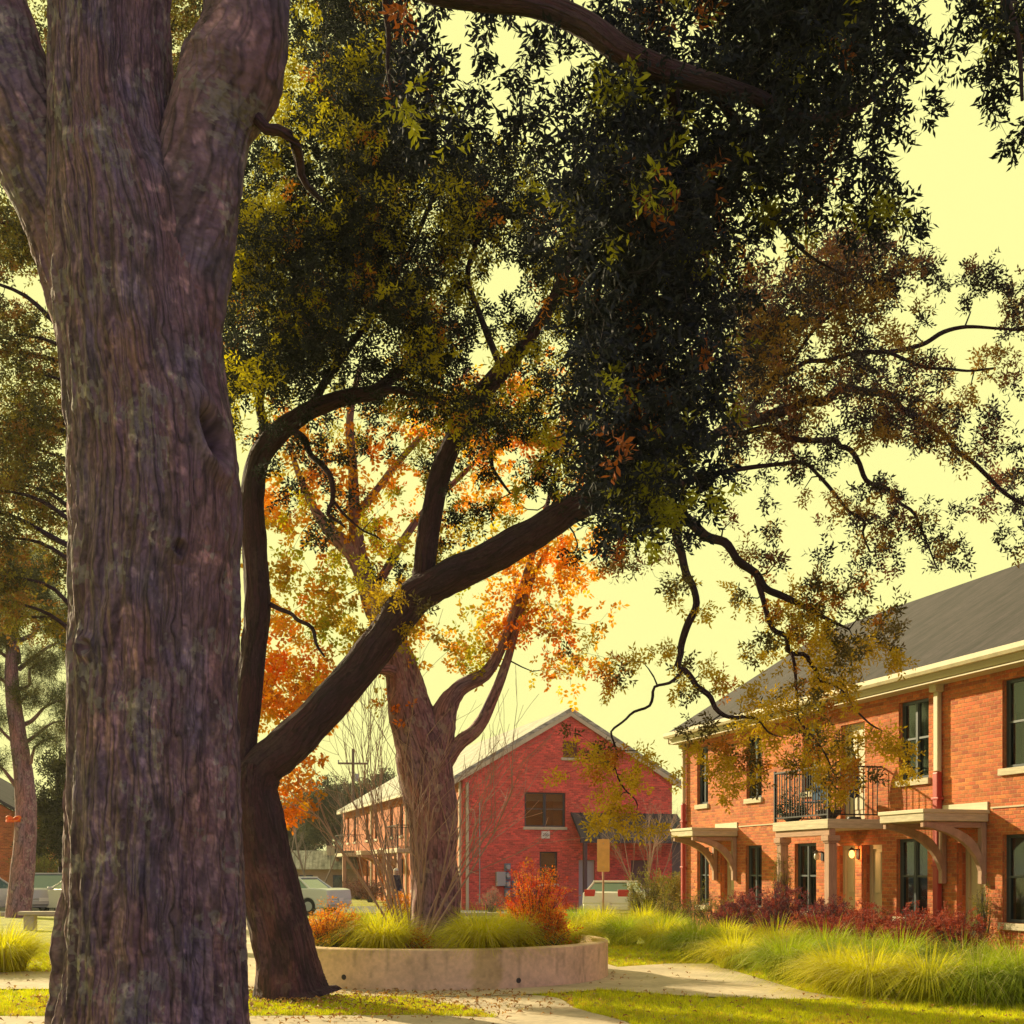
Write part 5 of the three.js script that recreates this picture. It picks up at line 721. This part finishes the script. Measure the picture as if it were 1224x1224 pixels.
function car(label, pos, turn, paint, { L = 4.5, Wd = 1.72, H = 1.42, hatch = false } = {}) {
  const t = thing('parked_car', label, 'car', pos, turn, 'cars parked along the street'), P = new THREE.MeshPhysicalMaterial({ color: C(...paint), roughness: 0.35, clearcoat: 0.8, clearcoatRoughness: 0.08 });
  const belt = 0.92, a = L / 2, s = new THREE.Shape(); s.moveTo(-a + 0.06, 0.32); s.lineTo(-a, 0.6); s.lineTo(-a + 0.05, belt - 0.04);   // rear at -x
  s.quadraticCurveTo(-a + 0.2, belt + 0.03, -a + 0.7, belt + 0.02); s.lineTo(a - 1.3, belt - 0.02); s.quadraticCurveTo(a - 0.3, belt - 0.08, a - 0.05, 0.66); s.lineTo(a, 0.5); s.lineTo(a - 0.05, 0.3);
  for (const x of [a - 0.85, -a + 0.85]) { s.lineTo(x + 0.36, 0.28); s.absarc(x, 0.31, 0.36, -0.08, Math.PI + 0.08, false); } s.closePath();
  const g = new THREE.ExtrudeGeometry(s, { depth: Wd - 0.12, bevelEnabled: true, bevelSize: 0.05, bevelThickness: 0.06, bevelSegments: 3, curveSegments: 10 }); g.translate(0, 0, -(Wd - 0.12) / 2); mesh('body', g, P, t);
  const rb = hatch ? -a + 0.12 : -a + 0.75, rt = hatch ? -a + 0.5 : -a + 1.35, ft = a - 2.0, fb = a - 1.25, hw = Wd / 2 - 0.07, tw = Wd / 2 - 0.24;
  const lo = [V(rb, belt, -hw), V(fb, belt - 0.02, -hw), V(fb, belt - 0.02, hw), V(rb, belt, hw)], hi = [V(rt, H - 0.04, -tw), V(ft, H - 0.04, -tw), V(ft, H - 0.04, tw), V(rt, H - 0.04, tw)];
  const quad = (p, q, r, u) => { const g2 = new THREE.BufferGeometry(); g2.setAttribute('position', new THREE.Float32BufferAttribute([p, q, r, u].flatMap((v) => v.toArray()), 3)); g2.setAttribute('uv', new THREE.Float32BufferAttribute(new Float32Array(8), 2)); g2.setIndex([0, 1, 2, 0, 2, 3]); g2.computeVertexNormals(); return g2; };
  const GL = new THREE.MeshPhysicalMaterial({ color: C(0.10, 0.17, 0.15), roughness: 0.06, clearcoat: 1, clearcoatRoughness: 0.02, side: THREE.DoubleSide, specularIntensity: 1 });
  mesh('rear_window', quad(lo[0], lo[3], hi[3], hi[0]), GL, t); mesh('windscreen', quad(lo[2], lo[1], hi[1], hi[2]), GL, t); mesh('side_window', quad(lo[1], lo[0], hi[0], hi[1]), GL, t); mesh('side_window', quad(lo[3], lo[2], hi[2], hi[3]), GL, t);
  mesh('roof', rbox(ft - rt + 0.12, 0.07, tw * 2 + 0.06, 0.03, (ft + rt) / 2, H - 0.03, 0), P, t);
  const pil = []; for (const i of [0, 1, 2, 3]) pil.push([lo[i], hi[i], 0.045, 0.035]); for (const sgn of [-1, 1]) pil.push([V(0.0, belt, sgn * hw), V(-0.1, H - 0.04, sgn * tw), 0.04, 0.03]); mesh('pillars', sticks(pil, 6), P, t);
  const RL = std([0.45, 0.02, 0.015], 0.25), HL = std([0.7, 0.7, 0.65], 0.15);
  for (const sgn of [-1, 1]) { mesh('tail_light', rbox(0.07, hatch ? 0.34 : 0.15, 0.36, 0.02, -a + 0.02, hatch ? 0.85 : 0.72, sgn * (Wd / 2 - 0.24)), RL, t); mesh('headlight', rbox(0.08, 0.13, 0.34, 0.02, a - 0.04, 0.62, sgn * (Wd / 2 - 0.26)), HL, t); mesh('mirror', rbox(0.1, 0.11, 0.17, 0.03, fb - 0.25, belt + 0.06, sgn * (hw + 0.1)), P, t); }
  mesh('bumper', rbox(0.14, 0.2, Wd - 0.05, 0.05, -a, 0.45, 0), P, t); mesh('bumper', rbox(0.14, 0.18, Wd - 0.05, 0.05, a - 0.02, 0.4, 0), P, t);
  mesh('number_plate', box(0.012, 0.13, 0.34, -a - 0.078, 0.56, 0), M.white, t);
  const ty = new THREE.TorusGeometry(0.235, 0.085, 8, 22), rm = new THREE.CylinderGeometry(0.2, 0.2, 0.12, 18).rotateX(Math.PI / 2);
  for (const x of [a - 0.85, -a + 0.85]) for (const sgn of [-1, 1]) { const w = mesh('wheel', ty, std([0.02, 0.02, 0.022], 0.9), t); w.position.set(x, 0.32, sgn * (Wd / 2 - 0.1)); mesh('rim', rm, M.galv, w); }
  return t;
}
const carAt = (px, z) => V((px - 612) / FOCAL * z, 0.006, -z);
car('pale silver sedan with green-tinted rear window parked by the evergreen', carAt(66, 49), 1.75, [0.4, 0.4, 0.38], { H: 1.55 });
car('white sedan half hidden by the massive trunk, next to the silver sedan', carAt(98, 46.8), 2.4, [0.62, 0.6, 0.55], { H: 1.3 });
car('white car whose rear shows beyond the tall fountain grass', carAt(-22, 48), 1.2, [0.6, 0.55, 0.5], { H: 1.4 });
car('pale blue-white sedan parked behind the leaning oak', carAt(345, 47.5), 2.75, [0.52, 0.54, 0.52], { H: 1.4, L: 4.4 });
car('white hatchback parked below the dark porch awning', carAt(744, 42), 1.2, [0.66, 0.63, 0.6], { H: 1.3, L: 3.7, Wd: 1.6, hatch: true });
{ // a person in a dark jacket and pale cap walking by the far wall
  const z = 50, t = thing('person', 'person in dark jacket and pale cap walking past the gabled building', 'person', V((473 - 612) / FOCAL * z, 0, -z), 0.6);
  const J = { hipL: [0.09, 0.9, 0], hipR: [-0.09, 0.9, 0], kL: [0.1, 0.5, 0.12], kR: [-0.1, 0.5, -0.02], aL: [0.1, 0.09, 0.16], aR: [-0.1, 0.11, -0.28], tL: [0.11, 0.04, 0.33], tR: [-0.11, 0.03, -0.14], pel: [0, 0.95, 0], chest: [0, 1.27, 0.01], neck: [0, 1.46, 0.02], head: [0, 1.58, 0.04], crown: [0, 1.65, 0.03], sL: [0.18, 1.38, 0], sR: [-0.18, 1.38, 0], eL: [0.23, 1.1, -0.06], eR: [-0.23, 1.1, 0.05], wL: [0.22, 0.88, 0.06], wR: [-0.22, 0.9, 0.22], nose: [0, 1.57, 0.14] };
  const bones = [['hipL', 'kL', .085, .06, 1], ['kL', 'aL', .058, .04, 1], ['aL', 'tL', .042, .035, 0], ['hipR', 'kR', .085, .06, 1], ['kR', 'aR', .058, .04, 1], ['aR', 'tR', .042, .035, 0], ['hipL', 'hipR', .1, .1, 1], ['pel', 'chest', .13, .15, 2], ['chest', 'neck', .1, .055, 2], ['neck', 'head', .055, .08, 0], ['head', 'crown', .095, .09, 0], ['head', 'nose', .03, .015, 0], ['sL', 'sR', .075, .075, 2], ['sL', 'eL', .058, .045, 2], ['eL', 'wL', .043, .033, 2], ['sR', 'eR', .058, .045, 2], ['eR', 'wR', .043, .033, 2]];
  for (const s of ['L', 'R']) for (let i = 0; i < 5; i++) { const w = J['w' + s], o = [w[0] + (i - 2) * 0.003, w[1] - 0.05, w[2] + (i - 2) * 0.017 + 0.01], e = i === 4 ? [w[0], w[1] - 0.09, w[2] + 0.07] : [o[0] + (s === 'L' ? -0.015 : 0.015), w[1] - 0.14 - 0.012 * (i === 1 || i === 2), o[2]]; J['o' + s + i] = o; J['e' + s + i] = e; bones.push(['w' + s, 'o' + s + i, .022, .013, 0], ['o' + s + i, 'e' + s + i, .011, .008, 0]); }
  const cap = (p, a, b, ra, rb) => { const ab = [b[0] - a[0], b[1] - a[1], b[2] - a[2]], l = ab[0] ** 2 + ab[1] ** 2 + ab[2] ** 2, k = clamp(((p[0] - a[0]) * ab[0] + (p[1] - a[1]) * ab[1] + (p[2] - a[2]) * ab[2]) / l, 0, 1); return Math.hypot(p[0] - a[0] - ab[0] * k, p[1] - a[1] - ab[1] * k, p[2] - a[2] - ab[2] * k) - mix(ra, rb, k); };
  const march = (sel, grow, res) => { const mc = new MarchingCubes(res, std([0.5, 0.5, 0.5]), false, false, 200000), S = 0.95; mc.isolation = 0; const F = mc.field; for (let k = 0; k < res; k++) for (let j = 0; j < res; j++) for (let i = 0; i < res; i++) { const p = [(i / res * 2 - 1) * S, (j / res * 2 - 1) * S + 0.87, (k / res * 2 - 1) * S]; let d = 1; if (Math.abs(p[0]) < 0.4 && Math.abs(p[2]) < 0.5) for (const [a, b, ra, rb, kind] of bones) if (sel(kind)) { const e = cap(p, J[a], J[b], ra + grow, rb + grow), h = clamp(0.5 + 0.5 * (d - e) / 0.04, 0, 1); d = mix(d, e, h) - 0.04 * h * (1 - h); } F[i + j * res + k * res * res] = -d; } mc.update(); const n = mc.count, g = new THREE.BufferGeometry(), P = mc.positionArray.slice(0, n * 3); for (let i = 0; i < n; i++) { P[i * 3] *= S; P[i * 3 + 1] = P[i * 3 + 1] * S + 0.87; P[i * 3 + 2] *= S; } g.setAttribute('position', new THREE.BufferAttribute(P, 3)); g.setAttribute('normal', new THREE.BufferAttribute(mc.normalArray.slice(0, n * 3), 3)); const mm = mergeVertices(g, 1e-4); mm.computeVertexNormals(); return mm; };
  mesh('body', march(() => true, 0, 96), std([0.45, 0.26, 0.18], 0.7), t); mesh('jacket', march((k) => k === 2, 0.012, 72), std([0.035, 0.025, 0.035], 0.9), t); mesh('trousers', march((k) => k === 1, 0.01, 72), std([0.05, 0.05, 0.075], 0.9), t);
  const cg = new THREE.SphereGeometry(0.103, 16, 8, 0, 6.283, 0, 1.5); cg.translate(0, 1.645, 0.03); const bill = new THREE.CylinderGeometry(0.085, 0.085, 0.012, 14); bill.scale(1, 1, 1.2); bill.translate(0, 1.65, 0.12); mesh('cap', merge([cg, bill]), std([0.5, 0.45, 0.38], 0.8), t);
}
renderer.render(scene, camera);
